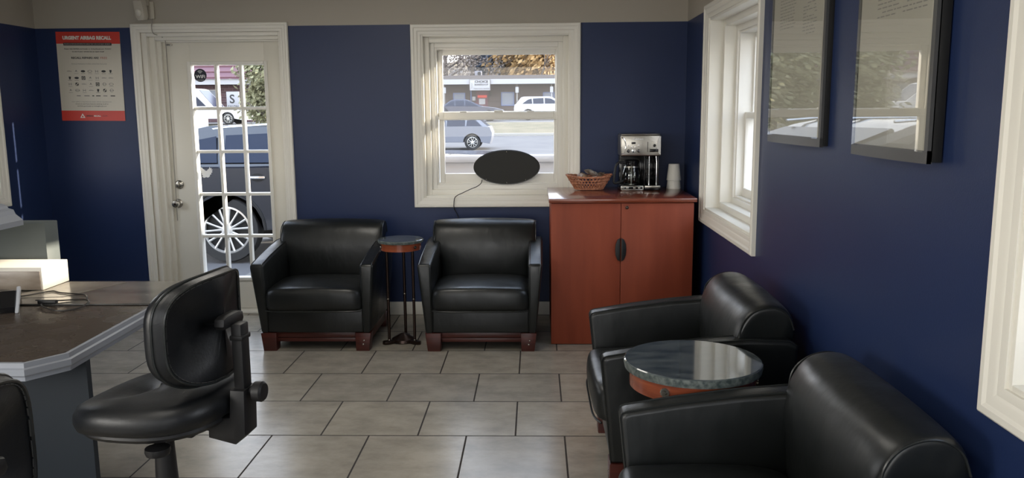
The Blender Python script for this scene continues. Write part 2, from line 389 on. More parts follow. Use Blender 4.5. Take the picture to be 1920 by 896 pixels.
CASP = [(0, 0), (0, .010), (.010, .013), (.020, .013), (.028, .018), (.046, .020), (.054, .026), (.068, .026), (.074, .020), (.074, 0)]
def casing(name, P, o, width, parent=None, sides='lrtb'):
    """mitred moulded frame round opening o=(a0,a1,z0,z1); P(a,z,h) maps to world, h = height off the wall"""
    k = width / .074; a0, a1, z0, z1 = o; bm = NB()
    def ring(w_):  return [(a0 - w_, z0 - w_), (a1 + w_, z0 - w_), (a1 + w_, z1 + w_), (a0 - w_, z1 + w_)]
    if 'b' not in sides:
        def ring(w_): return [(a0 - w_, z0), (a0 - w_, z1 + w_), (a1 + w_, z1 + w_), (a1 + w_, z0)]
    secs = [[P(*ring(w_ * k)[c], h) for w_, h in CASP] for c in range(4)]
    if 'b' in sides: secs.append(secs[0]); loft(bm, secs, caps=False)
    else: loft(bm, secs)
    return obj(name, bm, M['trim'], parent, sharp=25)
def rframe(bm, P, o, wd, h0, h1, bev=.002, wb=None, wt=None):
    """rectangular frame inside opening o, member width wd, between depths h0,h1"""
    a0, a1, z0, z1 = o; wb = wb or wd; wt = wt or wd
    def bx(x0, x1, zz0, zz1):
        c = [P(x, z, h) for x in (x0, x1) for z in (zz0, zz1) for h in (h0, h1)]
        mn = [min(q[i] for q in c) for i in range(3)]; mx_ = [max(q[i] for q in c) for i in range(3)]
        box(bm, mn[0], mx_[0], mn[1], mx_[1], mn[2], mx_[2], bev)
    bx(a0, a0 + wd, z0, z1); bx(a1 - wd, a1, z0, z1); bx(a0 + wd, a1 - wd, z0, z0 + wb); bx(a0 + wd, a1 - wd, z1 - wt, z1)
def pane(name, P, o, h, parent, m=None):
    a0, a1, z0, z1 = o; bm = NB()
    c = [P(x, z, hh) for x in (a0, a1) for z in (z0, z1) for hh in (h, h - .004)]
    mn = [min(q[i] for q in c) for i in range(3)]; mx_ = [max(q[i] for q in c) for i in range(3)]
    box(bm, mn[0], mx_[0], mn[1], mx_[1], mn[2], mx_[2])
    return obj(name, bm, m or M['glass'], parent, smooth=False)
def dh_window(name, P, o, cw, depth, steps, outer):
    """double-hung window: casing, stepped jamb liner, two sashes with panes. h is negative into the wall"""
    root = thing(name, 'x', 'x'); del root['label']; del root['category']; structo(root)
    casing('casing', P, o, cw, root)
    bm = NB()
    rframe(bm, P, (o[0] - .02, o[1] + .02, o[2] - .02, o[3] + .02), .034, .002, -steps[0], .003)
    rframe(bm, P, (o[0] + .01, o[1] - .01, o[2] + .01, o[3] - .01), .042, -steps[0] * .55, -outer, .003)
    obj('jamb_liner', bm, M['trim'], root)
    bm = NB(); i = (o[0] + .05, o[1] - .05, o[2] + .05, o[3] - .05)
    rframe(bm, P, i, .036, -steps[1], -outer, .003); rframe(bm, P, (i[0] + .036, i[1] - .036, i[2] + .036, i[3] - .036), .012, -steps[1] - .012, -outer, .002)
    obj('window_frame', bm, M['vinyl'], root)
    j = (i[0] + .047, i[1] - .047, i[2] + .047, i[3] - .047); return root, j
# back window
Pb = lambda a, z, h: (a, D - h, z)
wb, j = dh_window('window_1', Pb, W1, .070, 0, (.09, .085), WT)
bm = NB(); rframe(bm, Pb, (-.704, .170, .955, 1.485), .036, -.115, -.150, .004, wb=.082, wt=.058); box(bm, -.704, .170, D + .100, D + .122, 1.428, 1.442, .004)
lo = obj('lower_sash', bm, M['vinyl'], wb); pane('pane', Pb, (-.67, .136, 1.035, 1.43), -.130, lo)
bm = NB(); rframe(bm, Pb, (-.712, .180, 1.450, 1.945), .036, -.160, -.195, .004, wb=.04, wt=.05)
up_ = obj('upper_sash', bm, M['vinyl'], wb); pane('pane', Pb, (-.68, .148, 1.488, 1.897), -.175, up_)
bm = NB(); box(bm, -.30, -.235, D + .092, D + .118, 1.484, 1.498, .004); obj('sash_lock', bm, M['vinyl'], wb)
for x in (-.55, -.06): bm = NB(); box(bm, x, x + .05, D + .104, D + .118, 1.484, 1.492, .003); obj('tilt_latch', bm, M['vinyl'], wb)
# right wall windows
Pr = lambda a, z, h: (RX - h, a, z)
for nm, o in (('window_2', RW1), ('window_3', RW2)):
    wr, j = dh_window(nm, Pr, o, .082, 0, (.145, .150), .33)
    mid = (o[2] + o[3]) / 2
    bm = NB(); rframe(bm, Pr, (j[0] - .01, j[1] + .01, j[2] - .01, mid + .02), .036, -.205, -.240, .004, wb=.06)
    s = obj('lower_sash', bm, M['vinyl'], wr); pane('pane', Pr, (j[0] + .02, j[1] - .02, j[2] + .03, mid), -.222, s)
    bm = NB(); rframe(bm, Pr, (j[0] - .01, j[1] + .01, mid - .02, j[3] + .01), .036, -.245, -.280, .004)
    s = obj('upper_sash', bm, M['vinyl'], wr); pane('pane', Pr, (j[0] + .02, j[1] - .02, mid, j[3] - .02), -.262, s)
    bm = NB(); box(bm, RX + .15, RX + .21, o[0] + .10, o[0] + .14, o[2] + .07, o[2] + .17, .006); obj('crank_lever', bm, M['nickel'], wr)
# left wall windows
Pl = lambda a, z, h: (LX + h, a, z)
for nm, o in (('window_4', LW), ('window_5', LW2)):
    wr, j = dh_window(nm, Pl, o, .08, 0, (.08, .06), .2)
    bm = NB(); rframe(bm, Pl, (j[0] - .01, j[1] + .01, j[2] - .01, j[3] + .01), .036, -.10, -.13, .004)
    if nm == 'window_4': s = obj('sash', bm, M['vinyl'], wr); pane('pane', Pl, (j[0] + .02, j[1] - .02, j[2] + .02, j[3] - .02), -.115, s)
    else: s = obj('sash', bm, M['vinyl'], wr)
Pf = lambda a, z, h: (a, FY + h, z)
wf, j = dh_window('window_6', Pf, FW, .08, 0, (.08, .06), .2)

# ------------------------------------------------------------------ door
dr = thing('door_1', 'x', 'x'); del dr['label']; del dr['category']; structo(dr)
casing('casing', Pb, (DR[0], DR[1], 0, DR[3]), .062, dr, sides='lrt')
bm = NB()
def frame3(bm, x0, x1, z1, wdl, wdr, wt, y0, y1, bev=.003):
    box(bm, x0, x0 + wdl, y0, y1, 0, z1, bev); box(bm, x1 - wdr, x1, y0, y1, 0, z1, bev); box(bm, x0 + wdl, x1 - wdr, y0, y1, z1 - wt, z1, bev)
frame3(bm, DR[0], DR[1], DR[3], .040, .016, .026, D + .004, D + .25)
frame3(bm, DR[0] + .03, DR[1] - .006, DR[3] - .02, .050, .018, .030, D + .045, D + .25)
frame3(bm, DR[0] + .07, DR[1] - .018, DR[3] - .044, .040, .012, .018, D + .075, D + .12)
obj('door_jamb', bm, M['trim'], dr)
bm = NB(); box(bm, DR[0] + .02, DR[1] - .02, D + .02, D + .24, 0, .022, .005); obj('threshold', bm, M['trim'], dr)
SX0, SX1, SZ0, SZ1 = -2.705, -1.833, .024, 2.003; SY0, SY1 = D + .100, D + .144
GX0, GX1, GZ0, GZ1 = -2.510, -1.965, .262, 1.842
bm = NB()
box(bm, SX0, GX0, SY0, SY1, SZ0, SZ1, .002); box(bm, GX1, SX1, SY0, SY1, SZ0, SZ1, .002)
box(bm, GX0, GX1, SY0, SY1, SZ0, GZ0, .002); box(bm, GX0, GX1, SY0, SY1, GZ1, SZ1, .002)
slab = obj('door_slab', bm, M['door_paint'], dr)
bm = NB()
rframe(bm, Pb, (GX0 - .022, GX1 + .022, GZ0 - .022, GZ1 + .022), .026, -.086, -.158, .006)
for k in (1, 2):
    x = GX0 + (GX1 - GX0) * k / 3; box(bm, x - .011, x + .011, SY0 + .002, SY1 + .008, GZ0, GZ1, .004)
for k in range(1, 5):
    z = GZ0 + (GZ1 - GZ0) * k / 5; box(bm, GX0, GX1, SY0 + .003, SY1 + .007, z - .011, z + .011, .004)
obj('lite_grille', bm, M['vinyl'], slab)
pane('pane', Pb, (GX0, GX1, GZ0, GZ1), -.122, slab)
bm = NB(); lathe(bm, [(.033, SY0), (.034, SY0 - .006), (.028, SY0 - .010), (.013, SY0 - .012), (.012, SY0 - .030), (.026, SY0 - .036), (.030, SY0 - .050), (.024, SY0 - .062), (.008, SY0 - .065)], (-2.668, .829), 28, axis='y')
kn = obj('door_knob', bm, M['nickel'], dr); bm = NB(); lathe(bm, [(.008, SY0 - .066), (.006, SY0 - .070)], (-2.668, .829), 12, axis='y'); obj('turn_button', bm, M['bronze'], kn)
bm = NB(); lathe(bm, [(.032, SY0), (.033, SY0 - .008), (.026, SY0 - .014), (.02, SY0 - .016)], (-2.650, .969), 28, axis='y')
db = obj('deadbolt', bm, M['nickel'], dr); bm = NB(); box(bm, -2.656, -2.644, SY0 - .034, SY0 - .014, .950, .988, .003); obj('thumb_turn', bm, M['nickel'], db)
bm = NB(); box(bm, -2.680, -2.630, SY0 - .012, SY0, 1.978, 1.990, .003); obj('contact_switch', bm, M['nickel'], dr)
# sticker and decal on the glass
gy = D + .1175
st = thing('round_sticker', 'round dark WiFi sticker on the top left pane of the glazed door', 'sticker')
bm = NB(); lathe(bm, [(.047, gy), (.047, gy - .0008)], (-2.448, 1.766), 40, axis='y'); obj('backing', bm, M['sticker'], st)
text('lettering', 'WiFi', M['decal_white'], st, (-2.448, gy - .001, 1.757), .070, .024, bold=.02)
bm = NB()
for r in (.008, .016, .024):
    pts = [(-2.448 + r * math.sin(a), gy - .0015, 1.776 + r * math.cos(a)) for a in [(-.8 + 1.6 * k / 8) for k in range(9)]]; tube(bm, pts, .0016, 5)
obj('signal_arcs', bm, M['decal_white'], st)
text('small_print', 'FREE ZONE', M['decal_white'], st, (-2.448, gy - .001, 1.731), .045, .006)
bd = [(-2.505, 1.085), (-2.495, 1.093), (-2.483, 1.094), (-2.476, 1.083), (-2.462, 1.072), (-2.446, 1.068), (-2.442, 1.075), (-2.430, 1.084), (-2.424, 1.096), (-2.418, 1.087), (-2.407, 1.090), (-2.412, 1.078), (-2.402, 1.076), (-2.411, 1.066), (-2.404, 1.060), (-2.416, 1.052), (-2.413, 1.043), (-2.424, 1.040), (-2.428, 1.026), (-2.440, 1.018), (-2.452, 1.022), (-2.47, 1.016), (-2.487, 1.027), (-2.474, 1.032), (-2.488, 1.042), (-2.480, 1.045), (-2.493, 1.056), (-2.486, 1.060), (-2.497, 1.072), (-2.493, 1.080)]
bm = NB(); prism(bm, bd, 'y', gy, gy - .0008); tag(obj('bird_decal', bm, M['decal_white'], smooth=False), 'white bird-shaped decal on the left column of door panes', 'decal')

# ------------------------------------------------------------------ armchairs
def make_armchair():
    root = thing('armchair', '', 'armchair')
    bm = NB()   # show wood
    box(bm, -.27, .27, -.305, -.275, .052, .078, .003); box(bm, -.27, .27, -.312, -.28, .082, .116, .004)
    for s in (-1, 1): box(bm, s * .325 - .012, s * .325 + .012, -.30, .30, .055, .116, .003)
    box(bm, -.27, .27, .27, .30, .055, .116, .003)
    fr = obj('base_rail', bm, M['cherry_dark'], root)
    for sx_ in (-1, 1):
        for sy_ in (-1, 1):
            bm = NB(); x, y = sx_ * .300, sy_ * .295
            o1 = [(x - .05, .117), (x + .05, .117), (x + sx_ * .036 if sx_ > 0 else x + .046, 0), (x - .046 if sx_ > 0 else x + sx_ * .036, 0)]
            prism(bm, o1, 'y', y - .045, y + .045, .004)
            ft = obj('foot', bm, M['cherry_dark'], root)
            if sy_ < 0 and sx_ > 0:
                bm = NB()
                for dz in (.045, .070): lathe(bm, [(.005, -.3405), (.005, -.343), (.002, -.3445)], (x + (.006 if dz > .05 else 0), dz), 10, axis='y')
                obj('screw_cap', bm, M['nickel'], ft)
    bm = NB(); box(bm, -.305, .305, -.335, .30, .117, .285, .012, 3)
    obj('seat_base', bm, M['leather'], root)
    # cushion: superellipse crowned
    bm = NB(); secs = []
    for t in [-1, -.985, -.93, -.8, -.5, 0, .5, .8, .93, .985, 1]:
        x = t * .302; e_ = 1 - abs(t) ** 6
        ztop = .396 + .024 * e_ + .003 * math.cos(t * 9); zb_ = .262 - .0 * e_; yf = -.372 - .030 * e_; yb = .16
        s = (1 if abs(t) < .97 else .93)
        ring = [(yf + .014, zb_ + .006), (yf + .002, zb_ + .022), (yf - .004, (zb_ + ztop) / 2), (yf + .002, ztop - .030), (yf + .012, ztop - .010), (yf + .034, ztop), (yf + .10, ztop + .003), (-.12, ztop + .008), (.02, ztop + .004), (yb, ztop - .02), (yb, zb_), (.0, zb_), (yf + .06, zb_)]
        cy_, cz_ = -.1, .34
        secs.append([(x, cy_ + (y - cy_) * s, cz_ + (z - cz_) * s) for y, z in ring])
    loft(bm, secs)
    cu = obj('seat_cushion', bm, M['leather'], root, sharp=80)
    mo = cu.modifiers.new('s', 'SUBSURF'); mo.levels = 1; mo.render_levels = 2
    bm = NB(); tube(bm, [(x, -.372 - .030 * (1 - abs(x / .302) ** 6) + .002, .268) for x in [-.30 + .6 * k / 16 for k in range(17)]], .0045, 6)
    obj('piping', bm, M['leather_seam'], cu)
    # arms
    side = [(-.335, .117), (-.352, .30), (-.378, .545), (-.372, .560), (-.355, .566), (-.20, .592), (0, .617), (.18, .632), (.33, .628), (.362, .61), (.368, .40), (.355, .117)]
    for s in (-1, 1):
        bm = NB(); secs = []
        def X(z, o):  # flare
            t = (z - .117) / .45; return (s * (.298 + .0 * t) if o == 0 else s * (.348 + .040 * t))
        for o_, inset in ((0, .010), (0, 0), (1, 0), (1, .010)):
            ring = []
            cy_, cz_ = 0, .37
            for y, z in side:
                k = 1 - inset / .36
                yy, zz = cy_ + (y - cy_) * k, cz_ + (z - cz_) * (1 - inset / .25)
                x = X(zz, o_)
                if inset == 0: x += (s * .010 if o_ == 0 else -s * .010)
                if o_ == 0: x -= s * .0
                ring.append((x, yy, zz))
            secs.append(ring)
        loft(bm, secs)
        ar = obj('armrest', bm, M['leather'], root, sharp=50)
        b_ = ar.modifiers.new('b', 'BEVEL'); b_.width = .010; b_.segments = 3; b_.limit_method = 'ANGLE'; b_.angle_limit = .5
        bm = NB(); tube(bm, [(X(z, 0) + s * .012, y * .995 - .001, z - .0) for y, z in side[:11]], .003, 6); tube(bm, [(X(z, 1) - s * .012, y * .995 - .001, z) for y, z in side[:11]], .003, 6)
        obj('piping', bm, M['leather_seam'], ar)
    # back
    bm = NB(); secs = []
    prof = [(.135, .40), (.125, .50), (.128, .60), (.150, .68), (.180, .735), (.222, .765), (.300, .770), (.345, .742), (.366, .68), (.372, .58), (.374, .40), (.365, .14), (.20, .14), (.14, .25)]
    for t in [-1, -.985, -.95, -.86, -.6, -.25, 0, .25, .6, .86, .95, .985, 1]:
        e_ = 1 - abs(t) ** 2.2; ring = []
        ends = {1: .86, .985: .945, .95: .985}.get(abs(t), 1)
        for y, z in prof:
            wdt = .350 if z > .59 else .296
            zz = z + (.012 * e_ - .012 if z > .66 else 0); yy = y - (.022 * e_ if y < .2 and z > .3 else 0)
            cy_, cz_ = .25, .60
            if z > .39: yy, zz = cy_ + (yy - cy_) * ends, cz_ + (zz - cz_) * ends
            ring.append((t * wdt, yy, zz))
        secs.append(ring)
    loft(bm, secs)
    bk = obj('backrest', bm, M['leather'], root, sharp=80)
    mo = bk.modifiers.new('s', 'SUBSURF'); mo.levels = 1; mo.render_levels = 2
    for s in (-1, 1):
        bm = NB(); tube(bm, smooth_path([(s * .346, .150, .615), (s * .346, .158, .68), (s * .346, .190, .722), (s * .346, .24, .745), (s * .346, .29, .744), (s * .346, .333, .715), (s * .346, .355, .66)], 5), .0035, 6)
        obj('welt', bm, M['leather_seam'], bk)
    bm = NB(); box(bm, -.33, .33, .30, .372, .117, .60, .015); obj('outside_back', bm, M['leather'], root)
    return root
a0 = make_armchair()
spots = [((-1.392, 5.345, 0), 0.0, 'black leather armchair beside the glazed door, left of the tall side table'),
         ((-.347, 5.335, 0), 0.0, 'black leather armchair under the back window, left of the cherry cabinet'),
         ((.628, 3.425, 0), -PI / 2, 'black leather armchair against the right wall, nearer the cabinet, beyond the round low table'),
         ((.640, 2.155, 0), -PI / 2, 'black leather armchair at the bottom right corner, nearest the viewer')]
for i, (l, rz, lb) in enumerate(spots):
    o = a0 if i == 0 else copy_tree(a0)
    o.location = l; o.rotation_euler = (0, 0, rz); o['label'] = lb; o['group'] = 'black leather armchairs'

# ------------------------------------------------------------------ side tables
def side_table(name, label, x, y, r, h, th, leg_r, legs, base=True, rz=0, rough_edge=False, bolt_a=None):
    root = thing(name, label, 'table', (x, y, 0), rz, 'round marble-topped side tables')
    bm = NB(); lathe(bm, [(.001, h), (r - .004, h), (r, h - .003)], n=64); tp = obj('table_top', bm, M['stone'], root, sharp=30)
    bm = NB(); lathe(bm, [(r - .004, h - .0005), (r, h - .003), (r + .001, h - th * .5), (r - .002, h - th), (.001, h - th)], n=64); obj('stone_edge', bm, M['stone_edge'], tp)
    ap = r - .016 if r < .2 else r - .020; az = h - th; ah = .048 if r < .2 else .062
    bm = NB(); lathe(bm, [(ap - .02, az), (ap, az), (ap, az - ah), (ap - .02, az - ah), (ap - .02, az)], n=64); a_ = obj('apron', bm, M['copper'], root)
    for k, an in enumerate(bolt_a):
        bm = NB(); c = Vector((math.cos(an), math.sin(an), 0)); rr = .009 if r < .2 else .0155
        p = c * (ap - .002) + Vector((0, 0, az - ah * .5))
        tube(bm, [p, p + c * .006], [rr, rr], 20); tube(bm, [p + c * .006, p + c * .010], [rr * .55, rr * .4], 12)
        for q in range(12):
            t = c.cross(Vector((0, 0, 1))); a = 2 * PI * q / 12; pc = p + c * .004 + (t * math.cos(a) + Vector((0, 0, 1)) * math.sin(a)) * rr; tube(bm, [pc, pc + c * .004], .0018, 5)
        obj('rosette_bolt', bm, M['nickel'], a_)
    for an in legs:
        lx, ly = (ap - .03) * math.cos(an), (ap - .03) * math.sin(an)
        bm = NB(); lathe(bm, [(leg_r, .022), (leg_r, az - ah * .3)], (lx, ly), 14); lg = obj('leg', bm, M['bronze'], root)
        for z in (.026, .45 * az):
            bm = NB(); lathe(bm, [(leg_r + .001, z - .002), (leg_r + .0025, z), (leg_r + .001, z + .004)], (lx, ly), 14); obj('collar', bm, M['nickel'], lg)
    bm = NB()
    lathe(bm, [(.001, .060), (.018, .056), (.05, .036), (.075, .024), (.08, .006), (.001, .006)], n=24)
    for an in legs:
        d = Vector((math.cos(an), math.sin(an))); n_ = Vector((-d.y, d.x)); L = ap + .008
        pts = [(0, -.045), (L * .45, -.020), (L * .8, -.026), (L, -.018), (L + .010, 0), (L, .018), (L * .8, .026), (L * .45, .020), (0, .045)]
        prism(bm, [(d.x * u + n_.x * v, d.y * u + n_.y * v) for u, v in pts], 'z', .002, .022, .004)
    obj('pedestal_foot', bm, M['bronze'], root)
    return root
side_table('side_table', 'tall small round marble-topped table standing between the two armchairs at the back wall', -.872, 5.225, .146, .684, .020, .0095, [math.radians(a) for a in (214, 326, 90)], bolt_a=[math.radians(a) for a in (206, 322)])
side_table('side_table', 'low wide round grey marble table between the two armchairs on the right wall', .543, 2.782, .236, .640, .030, .014, [math.radians(a) for a in (238, 358, 118)], bolt_a=[math.radians(a) for a in (236, 350)])

# ------------------------------------------------------------------ storage cabinet
cb = thing('storage_cabinet', 'cherry wood two-door storage cabinet in the corner under the coffee maker', 'cabinet', (.54, 5.15, 0))
bm = NB(); box(bm, -.442, .448, .022, .745, .0, .918, .002); obj('carcass', bm, M['cherry'], cb)
bm = NB(); box(bm, -.458, .466, -.018, .750, .921, .946, .003); obj('cabinet_top', bm, M['cherry_top'], cb)
for s in (-1, 1):
    bm = NB(); x0, x1 = (-.444, -.0065) if s < 0 else (-.0035, .450)
    box(bm, x0, x1, 0, .020, .004, .914, .002); d_ = obj('cabinet_door', bm, M['cherry'], cb)
    xc = -.005 + s * .004; pts = [(xc, .545), (xc + s * .016, .555), (xc + s * .028, .585), (xc + s * .031, .62), (xc + s * .028, .655), (xc + s * .016, .685), (xc, .695)]
    bm = NB(); prism(bm, pts, 'y', -.010, .001, .003); obj('handle', bm, M['black_plastic'], d_)
    if s > 0:
        bm = NB(); lathe(bm, [(.011, .001), (.011, -.004), (.008, -.006)], (.032, .888), 20, axis='y'); lk_ = obj('lock', bm, M['bronze'], d_)
        bm = NB(); box(bm, .031, .033, -.0075, -.005, .883, .893); obj('keyhole', bm, M['nickel'], lk_)

# ------------------------------------------------------------------ coffee maker
CM = thing('coffee_maker', 'steel and black drip coffee maker with glass carafe on the cherry cabinet', 'coffee maker', (.715, 5.64, .946))
bm = NB(); box(bm, -.136, .137, .0, .225, .234, .378, .010, 3); box(bm, -.130, .131, .01, .215, .378, .384, .003); hd = obj('brew_head', bm, M['steel'], CM)
bm = NB(); box(bm, -.132, .133, .125, .222, .03, .24, .008); box(bm, .026, .032, .02, .15, .03, .24, .002); box(bm, .108, .131, .03, .20, .03, .24, .004); obj('tower', bm, M['gloss_black'], CM)
bm = NB(); box(bm, -.134, .022, -.004, .225, 0, .034, .004); bs = obj('hot_plate_base', bm, M['gloss_black'], CM)
bm = NB(); rframe(bm, lambda a, z, h: (a, -.004 - h, z), (-.133, .021, .003, .032), .005, 0, .003, .001); obj('base_rim', bm, M['steel'], bs)
for x in (-.118, -.088, -.040, -.008): bm = NB(); box(bm, x - .008, x + .008, -.0065, -.003, .013, .023, .002); obj('vent_mark', bm, M['steel'], bs)
bm = NB(); box(bm, .028, .137, -.006, .225, 0, .034, .004); dt = obj('drip_tray', bm, M['gloss_black'], CM)
bm = NB(); box(bm, .03, .135, -.0085, -.004, .020, .033, .001); obj('tray_trim', bm, M['steel'], dt)
# hot water tubes
bm = NB(); tube(bm, [(.062, .03, .034), (.062, .03, .235)], .0055, 10); obj('water_tube', bm, M['chrome'], CM); bm = NB(); tube(bm, [(.112, .025, .034), (.112, .025, .19), (.108, .03, .235)], .004, 10); obj('water_tube', bm, M['chrome'], CM)
# front details of the head
bm = NB(); pts = [(-.136 + .034 * math.cos(a), .306 + .056 * math.sin(a)) for a in [(-PI / 2 + PI * k / 20) for k in range(21)]]
tube(bm, [(max(x, -.133), -.0015, z) for x, z in pts], .0045, 8); obj('arc_trim', bm, M['chrome'], hd)
bm = NB(); pts = [(.137 - .030 * math.cos(a), .306 + .062 * math.sin(a)) for a in [(-PI / 2 + PI * k / 20) for k in range(21)]]
prism(bm, [(min(x, .134), z) for x, z in pts], 'y', -.002, .003); obj('side_plate', bm, M['chrome'], hd)
text('maker_badge', 'Cuisinart', M['decal_white'], hd, (-.020, -.0012, .350), .072, .013, bold=.03)
bm = NB(); box(bm, -.064, -.036, -.003, .002, .316, .330, .001); obj('clock_display', bm, M['gloss_black'], hd)
for x, z in ((-.085, .308), (-.062, .296), (-.040, .296), (-.016, .308)): bm = NB(); lathe(bm, [(.005, .001), (.005, -.003), (.003, -.004)], (x, z), 12, axis='y'); obj('button', bm, M['chrome'], hd)
for x in (-.085, -.016):
    bm = NB(); lathe(bm, [(.011, .001), (.011, -.004), (.009, -.010), (.002, -.011)], (x, .270), 20, axis='y'); kk = obj('dial', bm, M['gloss_black'], hd)
    bm = NB(); box(bm, x - .001, x + .008, -.0125, -.010, .269, .2725); obj('pointer', bm, M['chrome'], kk)
bm = NB(); lathe(bm, [(.012, .001), (.012, -.004), (.006, -.005)], (-.050, .271), 20, axis='y'); obj('power_button', bm, M['chrome'], hd)
bm = NB(); lathe(bm, [(.010, .0), (.010, -.005), (.004, -.006)], (.092, .306), 20, axis='y'); obj('water_button', bm, M['gloss_black'], hd)
bm = NB(); box(bm, .060, .118, -.005, .001, .262, .282, .002); box(bm, .066, .112, -.012, -.004, .266, .278, .003); box(bm, .044, .048, -.002, .001, .262, .330, .001); obj('water_lever', bm, M['gloss_black'], hd)
for x in (.076, .108):
    bm = NB(); box(bm, x - .004, x + .004, -.002, .001, .322, .327, .001); obj('indicator_lamp', bm, M['ink_white'], hd)
# carafe is lifted off the plate: its own thing
cf = thing('coffee_carafe', 'empty glass carafe with curved black handle on the coffee maker hot plate', 'carafe', (.660, 5.700, .982))
bm = NB(); lathe(bm, [(.045, 0), (.060, .012), (.068, .045), (.066, .085), (.054, .125), (.046, .142), (.044, .142), (.052, .124), (.063, .085), (.065, .045), (.057, .014), (.044, .004)], n=40); obj('glass_jug', bm, M['carafe_glass'], cf)
bm = NB(); lathe(bm, [(.048, .136), (.050, .142), (.050, .164), (.040, .172), (.001, .173)], n=32); obj('lid', bm, M['gloss_black'], cf)
bm = NB(); lathe(bm, [(.054, .118), (.0555, .120), (.0535, .128)], n=32, caps=False); obj('steel_band', bm, M['steel'], cf)
bm = NB(); tube(bm, [(.0, .0, .004), (0, 0, .15)], .006, 10); tube(bm, [(0, 0, .002), (0, 0, .006)], .040, 24); obj('brew_stem', bm, M['steel'], cf)
hp = smooth_path([(-.045, -.02, .150), (-.085, -.030, .156), (-.108, -.036, .135), (-.118, -.040, .085), (-.124, -.042, .035), (-.118, -.040, .014), (-.088, -.034, .020), (-.060, -.026, .028)], 6)
bm = NB(); tube(bm, hp, .0085, 10); tube(bm, smooth_path([(-.066, -.028, .150), (-.070, -.030, .09), (-.076, -.032, .022)], 5), .006, 8); obj('handle', bm, M['black_plastic'], cf)

# ------------------------------------------------------------------ basket, packets, cups
BK = thing('wicker_basket', 'oval red-brown wicker basket on the left of the cabinet top', 'basket', (.371, 5.735, .946))
bm = NB()
def brad(t): return (.098 + .058 * t, .070 + .038 * t)
for k in range(36):
    a = 2 * PI * k / 36
    for sgn in (1, -1):
        pts = []
        for q in range(9):
            t = q / 8; rx, ry = brad(t); aa = a + sgn * t * .42; wv = .003 * math.sin(q * PI + k * PI)
            pts.append(((rx + wv) * math.cos(aa), (ry + wv) * math.sin(aa), .006 + t * .088 + .006 * math.cos(2 * aa) * t))
        tube(bm, pts, .0032, 5)
obj('woven_side', bm, M['wicker'], BK)
bm = NB(); secs = []
for q in range(2):
    rx, ry = brad(0); secs.append([(rx * math.cos(2 * PI * k / 36), ry * math.sin(2 * PI * k / 36), .002 + .006 * q) for k in range(36)])
loft(bm, secs)
for t in (0, .45, .7):
    rx, ry = brad(t); tube(bm, [((rx + .002) * math.cos(2 * PI * k / 48), (ry + .002) * math.sin(2 * PI * k / 48), .006 + t * .088) for k in range(48)], .0036, 5, closed=True)
obj('woven_base', bm, M['wicker'], BK)
bm = NB(); rx, ry = brad(1)
for w_ in (0, 1):
    tube(bm, [((rx + .002) * math.cos(2 * PI * k / 96) * (1 + .012 * math.sin(k * .8 + w_ * PI)), (ry + .002) * math.sin(2 * PI * k / 96) * (1 + .012 * math.sin(k * .8 + w_ * PI)), .096 + .006 * math.cos(4 * PI * k / 96) + .003 * math.sin(k * .8 + w_ * PI)) for k in range(96)], .0048, 6, closed=True)
obj('rim', bm, M['wicker'], BK)
def packet(x, y, z, rx, ry, rz, w_, l_, m, lb):
    bm = NB(); secs = []
    for q in range(9):
        t = q / 8 * 2 - 1; th = .016 * (1 - t ** 4) + .001; ww = w_ / 2 * (1 - .10 * (1 - t ** 2))
        secs.append([(ww * c, t * l_ / 2, th * s + .004 * math.sin(7 * t + 3 * c)) for c, s in ((-1, 0), (-.6, .8), (0, 1), (.6, .7), (1, 0), (.6, -.7), (0, -1), (-.6, -.8))])
    loft(bm, secs); o = obj('snack_packet', bm, m, sharp=60)
    o.location = (x, y, z); o.rotation_euler = (rx, ry, rz); tag(o, lb, 'packet', 'packets in the basket')
M['foil2'] = mat('brown_wrapper', (.06, .035, .025), .3, noise=(25, (.35, .28, .2), 2))
M['foil3'] = mat('tan_wrapper', (.34, .25, .17), .35, noise=(35, (.12, .06, .04), 2))
packet(.385, 5.700, 1.066, .35, .2, 1.25, .062, .10, M['foil'], 'silver-grey foil packet lying highest in the wicker basket')
packet(.330, 5.745, 1.042, .2, -.3, .5, .055, .09, M['foil3'], 'tan wrapped packet low at the left side in the wicker basket')
packet(.436, 5.765, 1.040, -.25, .35, 2.2, .06, .09, M['foil2'], 'dark brown wrapped packet at the right in the wicker basket')
def cup(z, lb):
    bm = NB(); lathe(bm, [(.0478, .001), (.0490, .0), (.0500, .003), (.0490, .007), (.0375, .111), (.0350, .1145), (.0, .114), (.0, .1128), (.0342, .1128), (.0362, .110), (.0478, .007), (.0478, .001)], n=36)
    o = obj('foam_cup', bm, M['foam_cup']); o.location = (.964, 5.775, .946 + z); tag(o, lb, 'cup', 'stacked white foam cups')
cup(0, 'white foam cup at the bottom of the upside-down stack, only its wide rim end showing')
cup(.058, 'white foam cup topmost of the upside-down stack right of the coffee maker')

